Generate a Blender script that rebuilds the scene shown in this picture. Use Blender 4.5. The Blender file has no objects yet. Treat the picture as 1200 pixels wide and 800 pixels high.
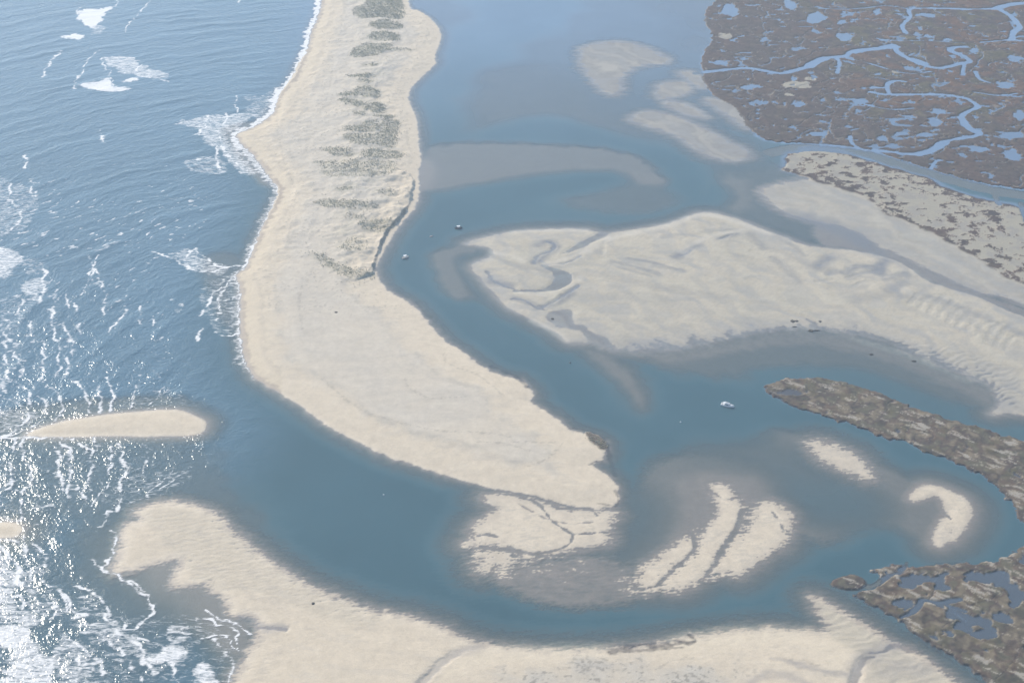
import bpy, math, random
import numpy as np
random.seed(7)
RES = 1.0            # grid spacing in metres
CAMH, PITCH, FPX = 650.0, math.radians(32.0), 1733.0
cP, sP = math.cos(PITCH), math.sin(PITCH)

# ------------------------------------------------------------------ scene, world, camera, sun
sc = bpy.context.scene
C = bpy.context.collection
cam_d = bpy.data.cameras.new("camera"); cam = bpy.data.objects.new("camera", cam_d); C.objects.link(cam)
cam.location = (0, 0, CAMH); cam.rotation_euler = (math.pi/2 - PITCH, 0, 0)
cam_d.sensor_width = 36; cam_d.lens = FPX/1200*36; cam_d.clip_start = 1; cam_d.clip_end = 60000
sc.camera = cam
SUN_EL, SUN_AZ = math.radians(34.5), math.radians(-38.5)      # azimuth measured from +Y towards +X
w = bpy.data.worlds.new("World"); sc.world = w; w.use_nodes = True
nt = w.node_tree; sky = nt.nodes.new("ShaderNodeTexSky"); sky.sky_type = 'NISHITA'; sky.sun_disc = False
sky.sun_elevation = SUN_EL; sky.sun_rotation = SUN_AZ; sky.air_density = 1.0; sky.dust_density = 0.5; sky.ozone_density = 2.2
bgn = nt.nodes["Background"]; nt.links.new(sky.outputs[0], bgn.inputs[0]); bgn.inputs[1].default_value = 0.13
sd_ = bpy.data.lights.new("sun", 'SUN'); sun = bpy.data.objects.new("sun", sd_); C.objects.link(sun)
sd_.energy = 4.15; sd_.angle = math.radians(0.53); sd_.color = (1.0, 0.92, 0.80)
sun.rotation_euler = (math.pi/2 - SUN_EL, 0, math.pi - SUN_AZ)
sc.view_settings.view_transform = 'Standard'; sc.view_settings.look = 'None'
sc.view_settings.exposure = 0.42; sc.view_settings.gamma = 1
sc.cycles.use_denoising = True
sc.cycles.max_bounces = 6; sc.cycles.transparent_max_bounces = 8; sc.cycles.volume_bounces = 1
sc.cycles.glossy_bounces = 2; sc.cycles.diffuse_bounces = 2
sc.cycles.sample_clamp_direct = 12.0; sc.cycles.sample_clamp_indirect = 3.0

# ------------------------------------------------------------------ map: survey coordinates (photo pixels) to ground
def g(x, y):
    a = np.asarray(x, float); b = np.asarray(y, float)
    dx = (a-600)/FPX; dy = -(b-400)/FPX
    dz = -sP + dy*cP; t = CAMH/-dz
    return dx*t, (cP + dy*sP)*t
def G(pts):
    p = np.array(pts, float); X, Y = g(p[:, 0], p[:, 1]); return np.stack([X, Y], 1)
def smooth_closed(P, n=4):
    m = len(P); out = []
    for i in range(m):
        p0, p1, p2, p3 = P[i-1], P[i], P[(i+1) % m], P[(i+2) % m]
        for k in range(n):
            t = k/n; out.append(0.5*((2*p1)+(-p0+p2)*t+(2*p0-5*p1+4*p2-p3)*t*t+(-p0+3*p1-3*p2+p3)*t**3))
    return np.array(out)
def smooth_open(P, n=4):
    Q = [P[0]] + list(P) + [P[-1]]; out = []
    for i in range(1, len(Q)-2):
        p0, p1, p2, p3 = Q[i-1], Q[i], Q[i+1], Q[i+2]
        for k in range(n):
            t = k/n; out.append(0.5*((2*p1)+(-p0+p2)*t+(2*p0-5*p1+4*p2-p3)*t*t+(-p0+3*p1-3*p2+p3)*t**3))
    out.append(P[-1]); return np.array(out)

# ------------------------------------------------------------------ grid
def axis_out(a, b, step_fn, far):
    v = [a]
    while v[-1] < b: v.append(v[-1]+step_fn(v[-1]))
    s = step_fn(b); hi = []; x = v[-1]
    while x < b+far: s *= 1.35; x += s; hi.append(x)
    s = step_fn(a); lo = []; x = a
    while x > a-far: s *= 1.35; x -= s; lo.append(x)
    return np.array(lo[::-1]+v+hi)
gx = axis_out(-720, 720, lambda v: RES, 14000)
gy = axis_out(630, 1960, lambda v: RES*(0.85+(v-630)/1330*1.25), 14000)
NX, NY = len(gx), len(gy)
X, Y = np.meshgrid(gx, gy)            # shape NY,NX
ST = 3                                 # coarse lattice for distance fields
ci = np.unique(np.append(np.arange(0, NX, ST), NX-1)); cj = np.unique(np.append(np.arange(0, NY, ST), NY-1))
cx, cy = gx[ci], gy[cj]; CX, CY = np.meshgrid(cx, cy)
def up(F):                             # bilinear back to the full grid
    A = np.empty((F.shape[0], NX), np.float32)
    ix = np.clip(np.searchsorted(ci, np.arange(NX), side='right')-1, 0, len(ci)-2)
    tx = (gx - cx[ix])/(cx[ix+1]-cx[ix]); A = F[:, ix]*(1-tx) + F[:, ix+1]*tx
    iy = np.clip(np.searchsorted(cj, np.arange(NY), side='right')-1, 0, len(cj)-2)
    ty = ((gy - cy[iy])/(cy[iy+1]-cy[iy]))[:, None]
    return (A[iy]*(1-ty) + A[iy+1]*ty).astype(np.float32)
def box(P, m):
    i0 = np.searchsorted(cx, P[:, 0].min()-m); i1 = np.searchsorted(cx, P[:, 0].max()+m)
    j0 = np.searchsorted(cy, P[:, 1].min()-m); j1 = np.searchsorted(cy, P[:, 1].max()+m)
    return max(i0-1, 0), min(i1+1, len(cx)), max(j0-1, 0), min(j1+1, len(cy))
def segdist(px, py, A, B):
    d = B-A; L = max((d*d).sum(), 1e-9)
    t = np.clip(((px-A[0])*d[0]+(py-A[1])*d[1])/L, 0, 1)
    return (px-A[0]-t*d[0])**2 + (py-A[1]-t*d[1])**2
def sdist(P, m=70):
    """signed distance (inside positive) to a closed outline, capped at -m"""
    i0, i1, j0, j1 = box(P, m); F = np.full(CX.shape, -float(m), np.float32)
    px, py = CX[j0:j1, i0:i1], CY[j0:j1, i0:i1]
    D = np.full(px.shape, 1e12); ins = np.zeros(px.shape, bool)
    for k in range(len(P)):
        A, B = P[k-1], P[k]
        D = np.minimum(D, segdist(px, py, A, B))
        c = (A[1] > py) != (B[1] > py)
        if A[1] != B[1]: ins ^= c & (px < (B[0]-A[0])*(py-A[1])/(B[1]-A[1])+A[0])
    D = np.sqrt(D); F[j0:j1, i0:i1] = np.where(ins, D, -np.minimum(D, m)); return up(F)
def ldist(P, m=40, warp=None):
    """distance to an open line evaluated on the full grid, capped at m"""
    x0, x1, y0, y1 = P[:, 0].min()-m, P[:, 0].max()+m, P[:, 1].min()-m, P[:, 1].max()+m
    i0, i1 = np.searchsorted(gx, [x0, x1]); j0, j1 = np.searchsorted(gy, [y0, y1])
    px, py = X[j0:j1, i0:i1], Y[j0:j1, i0:i1]; D = np.full(px.shape, float(m*m))
    if warp is not None: px = px+warp[0][j0:j1, i0:i1]; py = py+warp[1][j0:j1, i0:i1]
    for k in range(len(P)-1): D = np.minimum(D, segdist(px, py, P[k], P[k+1]))
    return (slice(j0, j1), slice(i0, i1)), np.sqrt(D)

# ------------------------------------------------------------------ noise
def hash2(ix, iy, seed):
    h = (ix.astype(np.int64)*374761393 + iy.astype(np.int64)*668265263 + seed*2246822519) & 0xffffffff
    h = ((h ^ (h >> 13))*1274126177) & 0xffffffff; h ^= h >> 16
    return h
def perlin(x, y, seed=0):
    x = np.asarray(x, np.float32); y = np.asarray(y, np.float32)
    ix, iy = np.floor(x), np.floor(y); fx, fy = x-ix, y-iy
    ix = ix.astype(np.int64); iy = iy.astype(np.int64)
    u = fx*fx*fx*(fx*(fx*6-15)+10); v = fy*fy*fy*(fy*(fy*6-15)+10)
    def gr(a, b, dx, dy):
        an = hash2(ix+a, iy+b, seed).astype(np.float32)*(2*np.pi/4294967296.)
        return np.cos(an)*dx+np.sin(an)*dy
    n0 = gr(0, 0, fx, fy)*(1-u)+gr(1, 0, fx-1, fy)*u
    n1 = gr(0, 1, fx, fy-1)*(1-u)+gr(1, 1, fx-1, fy-1)*u
    return (n0*(1-v)+n1*v)*1.5
def fbm(x, y, scale, oct=3, seed=0, gain=0.5):
    s = 0; a = 1; f = 1/scale; t = 0
    for o in range(oct):
        s = s + a*perlin(x*f+o*17.3, y*f-o*9.1, seed+o*31); t += a; a *= gain; f *= 2.03
    return s/t*1.25
def rot(deg, sx=1, sy=1):
    a = math.radians(deg); return (X*math.cos(a)+Y*math.sin(a))*sx, (-X*math.sin(a)+Y*math.cos(a))*sy
def ss(a, b, x):
    t = np.clip((x-a)/(b-a), 0, 1); return t*t*(3-2*t)

N200 = fbm(X, Y, 220, 2, 1); N60 = fbm(X, Y, 60, 3, 2); N20 = fbm(X, Y, 20, 3, 3); N7 = fbm(X, Y, 7, 3, 4); N3 = fbm(X, Y, 3, 2, 5)
rx, ry = rot(6, 1, 4.5); SX = fbm(rx, ry, 11, 4, 6, .85)          # streaks running ENE, as the ebb combs them
rx, ry = rot(-35, 1, 3.5); SD = fbm(rx, ry, 20, 5, 8, .7)
rx, ry = rot(-8, 1, 4.0); SH = fbm(rx, ry, 24, 5, 9, .75)

# ------------------------------------------------------------------ outlines
SPIT = [(377,-60),(377,0),(372,22),(365,37),(362,55),(353,75),(345,92),(328,112),(321,132),(300,148),(279,157),(281,167),(295,180),(308,196),(318,210),(328,222),(324,237),(313,257),(301,283),(294,300),(288,314),(279,320),(278,327),(282,340),(282,375),(284,400),(290,427),(301,444),(322,457),(352,475),(375,492),(397,506),(425,520),(455,535),(487,545),(520,556),(550,564),(572,571),(600,575),(625,580),(660,590),(690,594),(715,594),(724,587),(725,575),(717,560),(700,549),(694,543),(698,540),(707,539),(708,532),(711,527),(707,517),(687,509),(667,502),(654,491),(632,477),(620,468),(625,465),(622,457),(607,444),(587,440),(562,427),(542,412),(522,399),(500,375),(487,360),(475,352),(455,340),(445,327),(441,315),(447,300),(460,277),(472,260),(485,245),(491,230),(491,215),(491,200),(494,187),(491,170),(490,150),(486,132),(480,120),(481,105),(495,90),(510,75),(510,65),(517,40),(505,22),(490,12),(479,4),(474,-60)]
LOBE = [(570,582),(600,581),(632,590),(665,598),(717,600),(713,612),(712,625),(712,633),(690,638),(662,644),(640,648),(615,653),(600,643),(580,637),(548,638),(557,630),(557,618),(575,605),(586,597)]
LOW1 = [(562,650),(578,644),(600,650),(595,660),(575,664),(566,668)]
BAR1 = [(749,682),(753,672),(762,662),(785,645),(800,634),(813,630),(813,645),(800,655),(783,670),(770,684),(760,689)]
BAR2 = [(776,686),(795,690),(815,680),(832,666),(840,648),(862,617),(868,600),(862,585),(850,570),(835,568),(840,585),(843,600),(830,620),(817,645),(800,660),(788,672)]
BAR3 = [(838,668),(850,645),(862,632),(882,615),(888,595),(900,588),(914,594),(926,608),(918,635),(900,647),(880,662),(864,673),(855,669)]
BARD = [(950,520),(962,518),(978,524),(1002,535),(1021,560),(995,552),(975,543),(962,536)]
BARE = [(1068,581),(1076,573),(1086,569),(1100,571),(1116,577),(1128,583),(1137,594),(1136,606),(1130,617),(1117,633),(1113,631),(1119,618),(1112,622),(1104,638),(1096,638),(1095,627),(1102,614),(1110,602),(1108,592),(1098,579),(1080,584),(1070,586)]
FISL = [(896,453),(915,445),(945,442),(975,445),(1012,454),(1040,465),(1075,479),(1112,491),(1150,501),(1175,509),(1200,516),(1300,545),(1340,700),(1210,625),(1192,597),(1180,584),(1157,562),(1137,552),(1112,539),(1075,525),(1062,517),(1037,514),(1000,499),(962,487),(925,475),(903,463)]
GMAR = [(1340,600),(1215,618),(1205,636),(1175,654),(1160,658),(1120,660),(1100,660),(1075,664),(1050,662),(1022,667),(1018,672),(1030,677),(1027,690),(1004,696),(1010,704),(1040,719),(1055,725),(1065,737),(1090,755),(1120,772),(1150,795),(1175,820),(1230,880),(1500,900)]
HISL = [(972,684),(985,675),(1000,672),(1014,679),(1016,687),(1000,691),(982,690)]
IBEA = [(132,669),(140,645),(146,617),(165,608),(158,600),(175,591),(200,587),(225,591),(250,599),(275,622),(300,643),(325,662),(362,685),(400,700),(437,714),(475,721),(520,734),(540,745),(575,755),(600,758),(637,761),(700,760),(750,756),(800,747),(850,740),(900,736),(937,738),(967,736),(955,712),(950,698),(962,701),(1000,723),(1025,738),(1047,753),(1068,761),(1090,775),(1112,792),(1130,806),(1200,880),(250,880),(262,830),(275,792),(290,765),(300,747),(300,725),(282,722),(268,720),(262,702),(245,692),(240,684),(205,689),(203,674),(210,655),(180,662),(150,669)]
JBAR = [(32,508),(60,497),(100,489),(160,482),(207,480),(227,486),(241,494),(240,504),(230,509),(200,511),(125,511),(75,512),(40,511)]
KBAR = [(-60,608),(0,612),(20,613),(26,619),(20,627),(0,630),(-60,636)]
LFLT = [(546,286),(562,280),(600,272),(637,269),(687,269),(707,273),(737,270),(775,264),(800,257),(818,250),(837,250),(865,257),(900,271),(927,281),(952,289),(1000,294),(1035,301),(1062,312),(1087,330),(1107,336),(1150,350),(1200,372),(1330,420),(1330,520),(1200,486),(1162,486),(1172,474),(1162,455),(1137,443),(1100,428),(1062,413),(1040,400),(1000,392),(950,386),(900,388),(855,397),(825,404),(775,412),(722,412),(700,405),(685,402),(665,400),(650,388),(625,375),(600,362),(585,350),(572,335),(553,313),(565,305),(580,297),(570,289)]
MFLT = [(895,222),(942,212),(975,220),(1012,232),(1037,250),(1075,267),(1115,287),(1150,307),(1200,335),(1330,390),(1330,420),(1200,355),(1150,341),(1112,326),(1075,308),(1040,292),(1012,276),(987,264),(950,258),(915,245),(900,232)]
NMAR = [(915,190),(925,178),(950,172),(985,175),(1010,184),(1050,196),(1090,208),(1112,219),(1150,231),(1200,242),(1330,262),(1330,395),(1200,336),(1150,307),(1115,287),(1075,267),(1037,250),(1012,232),(975,219),(942,208),(920,200)]
OMAR = [(1500,-110),(850,-110),(842,-20),(840,0),(829,10),(826,25),(835,45),(825,60),(822,77),(824,89),(829,102),(840,115),(857,122),(870,137),(880,152),(900,165),(950,169),(975,172),(1007,175),(1040,183),(1062,190),(1112,205),(1162,217),(1200,222),(1330,240),(1500,260)]
PBAR = [(682,60),(690,54),(705,51),(725,50),(750,54),(783,70),(765,75),(745,78),(727,90),(724,108),(712,109),(700,98),(690,85),(684,76)]
QBARS = [[(775,100),(800,96),(808,107),(775,115)], [(797,85),(812,86),(827,98),(822,103),(808,94)], [(780,120),(800,122),(827,137),(800,132)], [(742,141),(755,132),(780,134),(812,145),(850,165),(877,180),(862,187),(832,182),(800,162),(775,152)], [(828,117),(858,122),(878,150),(850,132)]]

# ------------------------------------------------------------------ sea floor
H = np.full(X.shape, -3.2, np.float32)
H += N60*0.5
def lay(pts, target, w, rough=0, n=None, smooth=True, k=1.0, mode='mix'):
    """bring the bed to a height inside an outline, with a flank w metres wide"""
    global H
    P = G(pts); P = smooth_closed(P) if smooth else P
    s = sdist(P, 60+2*w)
    if rough: s = s + (n if n is not None else N20)*rough
    f = ss(-w*1.5, w*0.9, s+.35*w*N60)*k
    Hn = H*(1-f)+target*f
    H = Hn if mode == 'mix' else np.maximum(H, Hn)
    return s
# broad depths
SEA = [(-900,-200),(376,-200),(377,0),(345,92),(300,148),(280,160),(320,215),(295,300),(282,340),(284,400),(300,444),(335,500),(300,560),(240,590),(140,640),(200,690),(270,740),(262,900),(-900,900)]
sea_s = sdist(smooth_closed(G(SEA)), 120)
sea = ss(-25, 75, sea_s)
H -= sea*0.9
lay([(470,-90),(820,-90),(830,60),(860,140),(900,170),(915,260),(820,240),(760,220),(500,225),(485,150),(490,60)], -1.15, 25, 12, N60)
lay([(575,-20),(660,-20),(640,30),(600,45),(575,25)], -4.2, 30, 12, N60)
lay([(495,60),(560,30),(600,60),(560,100),(540,130),(555,160),(500,165),(492,120)], -3.1, 24)
lay([(560,90),(640,80),(700,110),(740,160),(700,165),(600,160),(560,140)], -0.75, 26, 14, N60)
lay([(840,60),(790,20),(700,-60),(850,-80)], -0.6, 40, 14, N60)
lay([(560,164),(640,140),(740,166),(800,180),(830,210),(820,235),(790,240),(780,205),(740,180),(690,170)], -3.4, 16)   # channel north of the shoal
# shoals in the upper reach
lay([(494,176),(540,168),(600,167),(700,173),(742,182),(765,196),(780,212),(765,220),(735,210),(700,204),(640,211),(560,217),(500,224),(489,212)], -0.32, 9, 6, N20)
lay([(488,190),(505,190),(506,215),(485,244),(478,240)], -0.1, 7)
lay([(640,226),(700,213),(745,214),(790,228),(790,246),(750,252),(700,248),(665,240)], -0.95, 16, 6, N20)
lay([(740,202),(770,208),(775,214),(750,214)], -0.25, 6)
lay([(860,205),(920,200),(990,260),(1060,290),(1100,320),(1080,325),(1000,292),(930,278),(880,255),(850,230)], -0.75, 12, 8, N20)
lay([(960,245),(1040,290),(1130,335),(1200,360),(1200,372),(1090,330),(1000,294),(960,285)], -0.10, 5, 6, SD)
lay([(830,225),(855,205),(880,215),(870,245),(845,243)], -0.35, 10, 6, N20)
# channels
lay([(475,258),(560,222),(700,205),(720,215),(640,232),(560,262),(515,285),(490,300),(500,330),(560,390),(640,430),(700,470),(730,540),(740,600),(720,600),(705,555),(690,510),(600,445),(540,410),(480,350),(450,325),(450,300)], -3.7, 14)
lay([(610,250),(740,258),(810,240),(830,215),(850,230),(820,248),(770,260),(700,268),(640,266),(560,275),(530,280)], -2.9, 12)
lay([(720,415),(800,430),(860,455),(920,480),(1000,510),(1080,535),(1150,570),(1190,610),(1170,645),(1080,658),(980,660),(900,690),(820,720),(740,735),(640,740),(560,730),(500,700),(460,640),(500,600),(560,640),(590,700),(700,722),(790,705),(860,685),(910,655),(980,640),(1080,645),(1150,600),(1100,560),(1000,530),(900,505),(800,480)], -3.6, 15)
lay([(290,450),(420,530),(560,575),(570,640),(600,700),(700,722),(820,700),(900,680),(1000,665),(960,720),(860,735),(700,752),(600,750),(520,728),(430,700),(350,665),(290,620),(260,560)], -3.9, 22, 6, N20)
lay([(560,590),(610,590),(560,640),(520,620)], -2.2, 15)
lay([(800,400),(900,388),(1050,408),(1160,455),(1165,482),(1100,470),(1000,440),(900,430),(840,445),(760,425)], -0.7, 14, 8, N20)
lay([(720,410),(900,385),(1040,398),(1140,440),(1165,475),(1120,455),(1050,425),(950,402),(860,412),(790,424)], -0.22, 6, 7, SD)
lay([(900,440),(1000,435),(1100,470),(1200,505),(1200,516),(1112,492),(1010,455),(940,440)], -2.3, 9)
lay([(665,400),(700,405),(735,425),(757,455),(760,480),(745,478),(720,450),(690,425)], -0.28, 12, 4, N20)
lay([(1020,685),(1060,725),(1120,772),(1160,806),(1130,806),(1090,776),(1047,750),(1000,712),(965,698),(985,690)], -2.1, 8)
# middle ground shoals
lay([(560,590),(640,600),(720,600),(760,545),(830,530),(910,548),(985,590),(1010,610),(975,640),(920,640),(880,672),(830,690),(780,704),(700,712),(640,706),(600,695),(565,676),(558,650)], -0.36, 12, 7, SX)
lay([(716,585),(745,580),(760,600),(740,640),(690,660),(630,668),(680,650),(716,630)], -1.3, 18)
lay([(560,645),(620,655),(700,650),(760,690),(700,710),(640,705),(600,693),(566,676)], -0.16, 7, 7, SX)
lay([(800,560),(900,560),(935,600),(920,640),(840,680),(760,695),(745,680),(790,635),(800,600)], -0.14, 7, 4, N20)
lay([(905,505),(960,510),(1010,530),(1080,560),(1140,585),(1150,605),(1125,635),(1090,640),(1050,620),(990,600),(960,560),(910,530)], -0.32, 14, 5, N20)
lay([(920,550),(960,545),(1010,575),(1020,605),(970,610),(930,590)], -1.5, 16)
lay([(820,520),(900,520),(960,560),(900,548),(850,535)], -0.8, 18)
lay([(505,300),(530,286),(580,274),(604,270),(570,292),(548,308),(555,330),(590,362),(560,350),(528,348),(510,325)], -0.38, 9, 4, N20)
lay([(538,306),(556,300),(566,318),(600,350),(640,385),(600,372),(560,345)], -1.6, 6)
# ocean side shallows
lay([(130,600),(170,560),(230,575),(300,640),(300,740),(260,790),(220,740),(130,740),(80,700),(90,640)], -0.55, 22, 10, N20)
lay([(140,668),(180,655),(215,650),(260,695),(300,735),(290,775),(250,760),(215,720),(165,700)], -0.22, 9, 5, SX)
lay([(0,520),(230,512),(270,560),(300,620),(180,600),(100,620),(0,610)], -1.2, 22, 10, N20)
lay([(0,640),(60,640),(160,720),(200,800),(-50,860),(-60,640)], -1.4, 25)
lay([(0,480),(150,462),(225,465),(255,500),(200,520),(0,520)], -0.75, 10, 6, N20)
lay([(-60,600),(40,604),(40,640),(-60,648)], -0.6, 8)
lay([(240,300),(285,300),(275,330),(290,400),(260,380),(240,340)], -0.9, 10)
lay([(262,150),(300,140),(320,130),(290,170),(322,215),(300,215),(270,175)], -0.35, 7)
Hbed = H.copy()

regions = []                      # (label info, mask field) in order of laying
def land(pts, hmax, rise, sin=0.07, sout=0.1, rough=0, n=None, extra=None):
    """dry ground: beach of slope sin rising to hmax, underwater flank of slope sout"""
    global H
    s = sdist(smooth_closed(G(pts)), 60)
    sr = s + (n if n is not None else N20)*rough if rough else s
    up_ = hmax*(1-np.exp(-np.maximum(sr, 0)*sin/hmax)) 
    if rise: up_ = up_*(1+0*sr)
    fall = sr*sout-(np.minimum(sr, 0)/18)**2*(1+99*(s < -57)); prof = np.where(sr > 0, up_, fall)
    if extra is not None: prof = np.where(sr > 0, prof+extra*ss(0, rise if rise else 10, sr), fall)
    H = np.maximum(H, prof); return sr
R = {}
# ---- the barrier spit with its dunes
north = ss(1060, 1250, Y)
dune = (0.8+0.9*N60+0.9*N20+0.35*N7)*north + (0.25*N60+0.16*N20)*(1-north)
xw, yw = rot(8, 1, 1)
R['spit'] = land(SPIT, 2.6, 22, 0.075, 0.11, 2.0, N7, dune*0.9)
crest = sdist(smooth_closed(G([(395,-60),(470,-60),(475,20),(478,70),(468,110),(468,170),(478,215),(470,250),(440,300),(400,340),(370,300),(372,230),(380,160),(395,100),(410,50)])), 60)
H += 1.6*ss(0, 30, crest)*(0.6+0.6*N20)
SC = [(481,205),(483,228),(481,238),(474,250),(466,261),(456,270),(451,279),(447,288),(442,302),(438,315),(436,322)]
scp = sdist(smooth_closed(G(SC+[(400,330),(360,290),(370,220),(420,200)]), 3), 40)
sl, dd = ldist(smooth_open(G(SC)), 40)
scf = np.zeros_like(H); scf[sl] = np.exp(-(dd/22)**2)
H += 5.2*ss(-0.3, 1.4, scp+N7*1.6)*scf*np.clip(.50*(.75+1.1*N20), .12, 1)
for ln, hh, ww in (([(372,300),(350,330),(345,380),(362,420),(400,460),(450,490),(520,515),(600,540)], 0.5, 7), ([(340,200),(328,240),(312,300),(306,360),(315,410),(345,450),(420,500),(500,530),(600,560),(680,575)], 0.35, 9), ([(350,60),(338,110),(330,150)], 0.5, 8)):
    sl, dd = ldist(smooth_open(G(ln)), 30); H[sl] += hh*np.exp(-(dd/ww)**2)
# ---- bars
R['lobe'] = land(LOBE, 0.17, 0, 0.03, 0.02, 4.0, SX)
R['low1'] = land(LOW1, 0.07, 0, 0.015, 0.015, 9.0, SX)
R['bar1'] = land(BAR1, 0.22, 0, 0.04, 0.02, 2.4, SX)
R['bar2'] = land(BAR2, 0.28, 0, 0.045, 0.02, 2.2, SX)
R['bar3'] = land(BAR3, 0.25, 0, 0.035, 0.02, 2.6, SX)
R['bard'] = land(BARD, 0.10, 0, 0.015, 0.015, 6.0, SX)
R['bare'] = land(BARE, 0.35, 0, 0.06, 0.02, 1.2, SX)
R['beach'] = land(IBEA, 1.5, 20, 0.03, 0.06, 6.5, SX, 0.12*N20)
R['jbar'] = land(JBAR, 0.9, 0, 0.06, 0.06, 1.0, N20)
R['kbar'] = land(KBAR, 0.6, 0, 0.06, 0.06, 1.0, N20)
for k_, a_ in (('bar1', .16), ('bar2', .15), ('bar3', .18), ('bard', .16), ('bare', .07), ('lobe', .17), ('low1', .17)):
    s_ = R[k_]; H += np.exp(-((s_+5)/6.5)**2)*(a_*SX+.03)*(H < .2)
# ripples: long bedforms across the big flat
wx, wy = rot(28, 1, 1); wavy = np.sin((wx + 26*N60 + 5*N20)*2*math.pi/33)
cx_, cy_ = g(600, 560); rr = np.hypot(X-cx_, Y-cy_); arcs = np.sin((rr+14*N60)*2*math.pi/26)
R['flat'] = land(LFLT, 0.42, 14, 0.03, 0.05, 3.0, SD, 0.13*wavy + 0.10*N20 + 0.08*N60 + 0.10*SD)
sl, d = ldist(smooth_open(G([(700,405),(760,408),(850,398),(905,388),(960,388),(1030,398),(1080,416),(1140,442)])), 60)
H[sl] += np.exp(-(d/17)**2)*ss(-.6, -.1, H[sl])*(-.17+.17*(.6*N3[sl]+.8*N7[sl]+.9*SD[sl]))
R['mflat'] = land(MFLT, 0.20, 0, 0.010, 0.012, 7.0, SD)
R['pbar'] = land(PBAR, 0.035, 0, 0.005, 0.008, 12.0, SH)
for k, q in enumerate(QBARS): R['q%d' % k] = land(q, 0.05, 0, 0.007, 0.012, 8.0, SH)
def cut(pts, depth, w, rough=1.9, k=1.0, closed=False, n=None):
    global H; depth = depth*.45-.035
    if closed:
        s = sdist(smooth_closed(G(pts)), 40) + (n if n is not None else N7)*rough; f = ss(-w, w, s)*k; H = H*(1-f)+np.minimum(H, depth)*f
    else:
        sl, d = ldist(smooth_open(G(pts)), 8+4*w); d = d + (n if n is not None else N7)[sl]*rough
        f = (1-ss(w*0.5, w*1.5, d))*k; H[sl] = H[sl]*(1-f)+np.minimum(H[sl], depth)*f
# gullies and pools of the bars
cut([(575,577),(600,580),(630,590),(645,608),(660,619),(672,626),(690,625),(712,623)], -0.15, .95)
cut([(672,626),(668,636),(655,643),(630,648),(612,646),(598,640)], -0.15, .9)
cut([(812,626),(814,642),(802,656),(788,668),(772,684)], -0.2, 1.5, .8)
cut([(869,598),(864,618),(850,638),(842,650),(836,664),(822,680)], -0.25, 2.0, .8)
cut([(906,600),(914,612),(918,622)], -.1, 1.3)
cut([(600,585),(625,600),(655,612),(690,612),(712,606)], 0.05, .6)
cut([(700,604),(690,596),(660,596),(640,588)], -0.1, .9)
cut([(560,628),(575,626),(582,628)], -0.1, 1.5)
cut([(565,641),(600,645),(640,652)], -0.15, 2)
cut([(838,578),(850,585),(866,582)], 0.02, .8)
cut([(604,341),(645,340),(664,333),(667,322),(650,316),(636,311)], -0.16, 2.4, 1.5)
cut([(636,312),(660,316),(668,324),(664,334),(645,340),(632,341),(645,332),(648,322)], -0.3, 3, 1.5, closed=True)
cut([(626,308),(630,300),(645,294),(650,287),(640,283)], -0.04, 2.6)
cut([(656,298),(668,290),(690,278),(706,272),(712,276),(690,287),(670,296)], -0.18, 3, 1.2, closed=True)
cut([(634,306),(645,310),(665,308),(680,300)], 0.02, 1.6)
cut([(605,340),(580,330),(570,318)], -0.1, 2)
cut([(632,362),(650,352),(668,342),(678,335)], -0.03, 2.4)
cut([(600,350),(615,352),(628,360),(640,364)], -0.05, 1.6)
cut([(640,366),(660,362),(673,362),(674,378),(690,382),(680,388),(655,384),(640,375)], -0.12, 4, 2, closed=True)
cut([(676,378),(700,392),(716,398),(712,406),(690,400)], -0.15, 3, 2, closed=True)
cut([(706,286),(709,283),(709,296),(706,298)], 0.02, 2, .5, closed=True)
cut([(795,300),(806,292),(817,287),(812,294),(798,302)], 0.03, 2, .5, closed=True)
cut([(845,280),(855,276),(859,275)], 0.06, 1.5)
for q in ([(957,310),(965,303),(972,301),(970,310),(960,313)], [(967,320),(975,316),(982,317),(975,325)], [(990,318),(1000,312),(1025,314)], [(994,325),(1010,320),(1030,317)], [(1027,312),(1032,305),(1040,304),(1036,316),(1030,320)], [(1035,325),(1048,322),(1062,320)], [(1038,336),(1050,330),(1062,329),(1060,340),(1045,343)], [(905,303),(915,307),(922,316)], [(1002,335),(1015,330),(1025,332)], [(958,330),(975,328)]):
    if len(q) > 3: cut(q, 0.03, 4, 2, closed=True, k=.8)
    else: cut(q, 0.04, 2.2, 2, k=.7)
for q in ([(715,300),(750,312),(800,318)], [(735,300),(770,306),(800,317)], [(770,290),(820,275),(880,268)], [(700,330),(740,333),(780,345)], [(880,295),(900,310),(930,330)]): cut(q, 0.22, 2.0, 2, k=.45)
for k in range(11): cut([(1085+k*11, 338+k*5.2+3*math.sin(k*2)), (1075+k*11, 345+k*5.2), (1067+k*11, 356+k*5.4)], 0.04, 2.2, 2, k=.6)
cut([(490,806),(510,785),(530,768),(550,758),(575,755)], 0.08, 3.2, 2.5, n=SX)
cut([(1000,810),(1002,795),(1008,780),(1020,768),(1045,758),(1068,762)], 0.03, 3.4, 1.6)
cut([(280,722),(295,735),(312,735),(335,737)], 0.02, 2.2, 1.6)
cut([(1105,600),(1114,608)], -.1, 1.4)
cut([(695,545),(702,544),(712,552),(720,562),(706,551)], -0.4, 1.4, .4, closed=True)
cut([(700,270),(700,268)], 0, .1)
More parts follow.
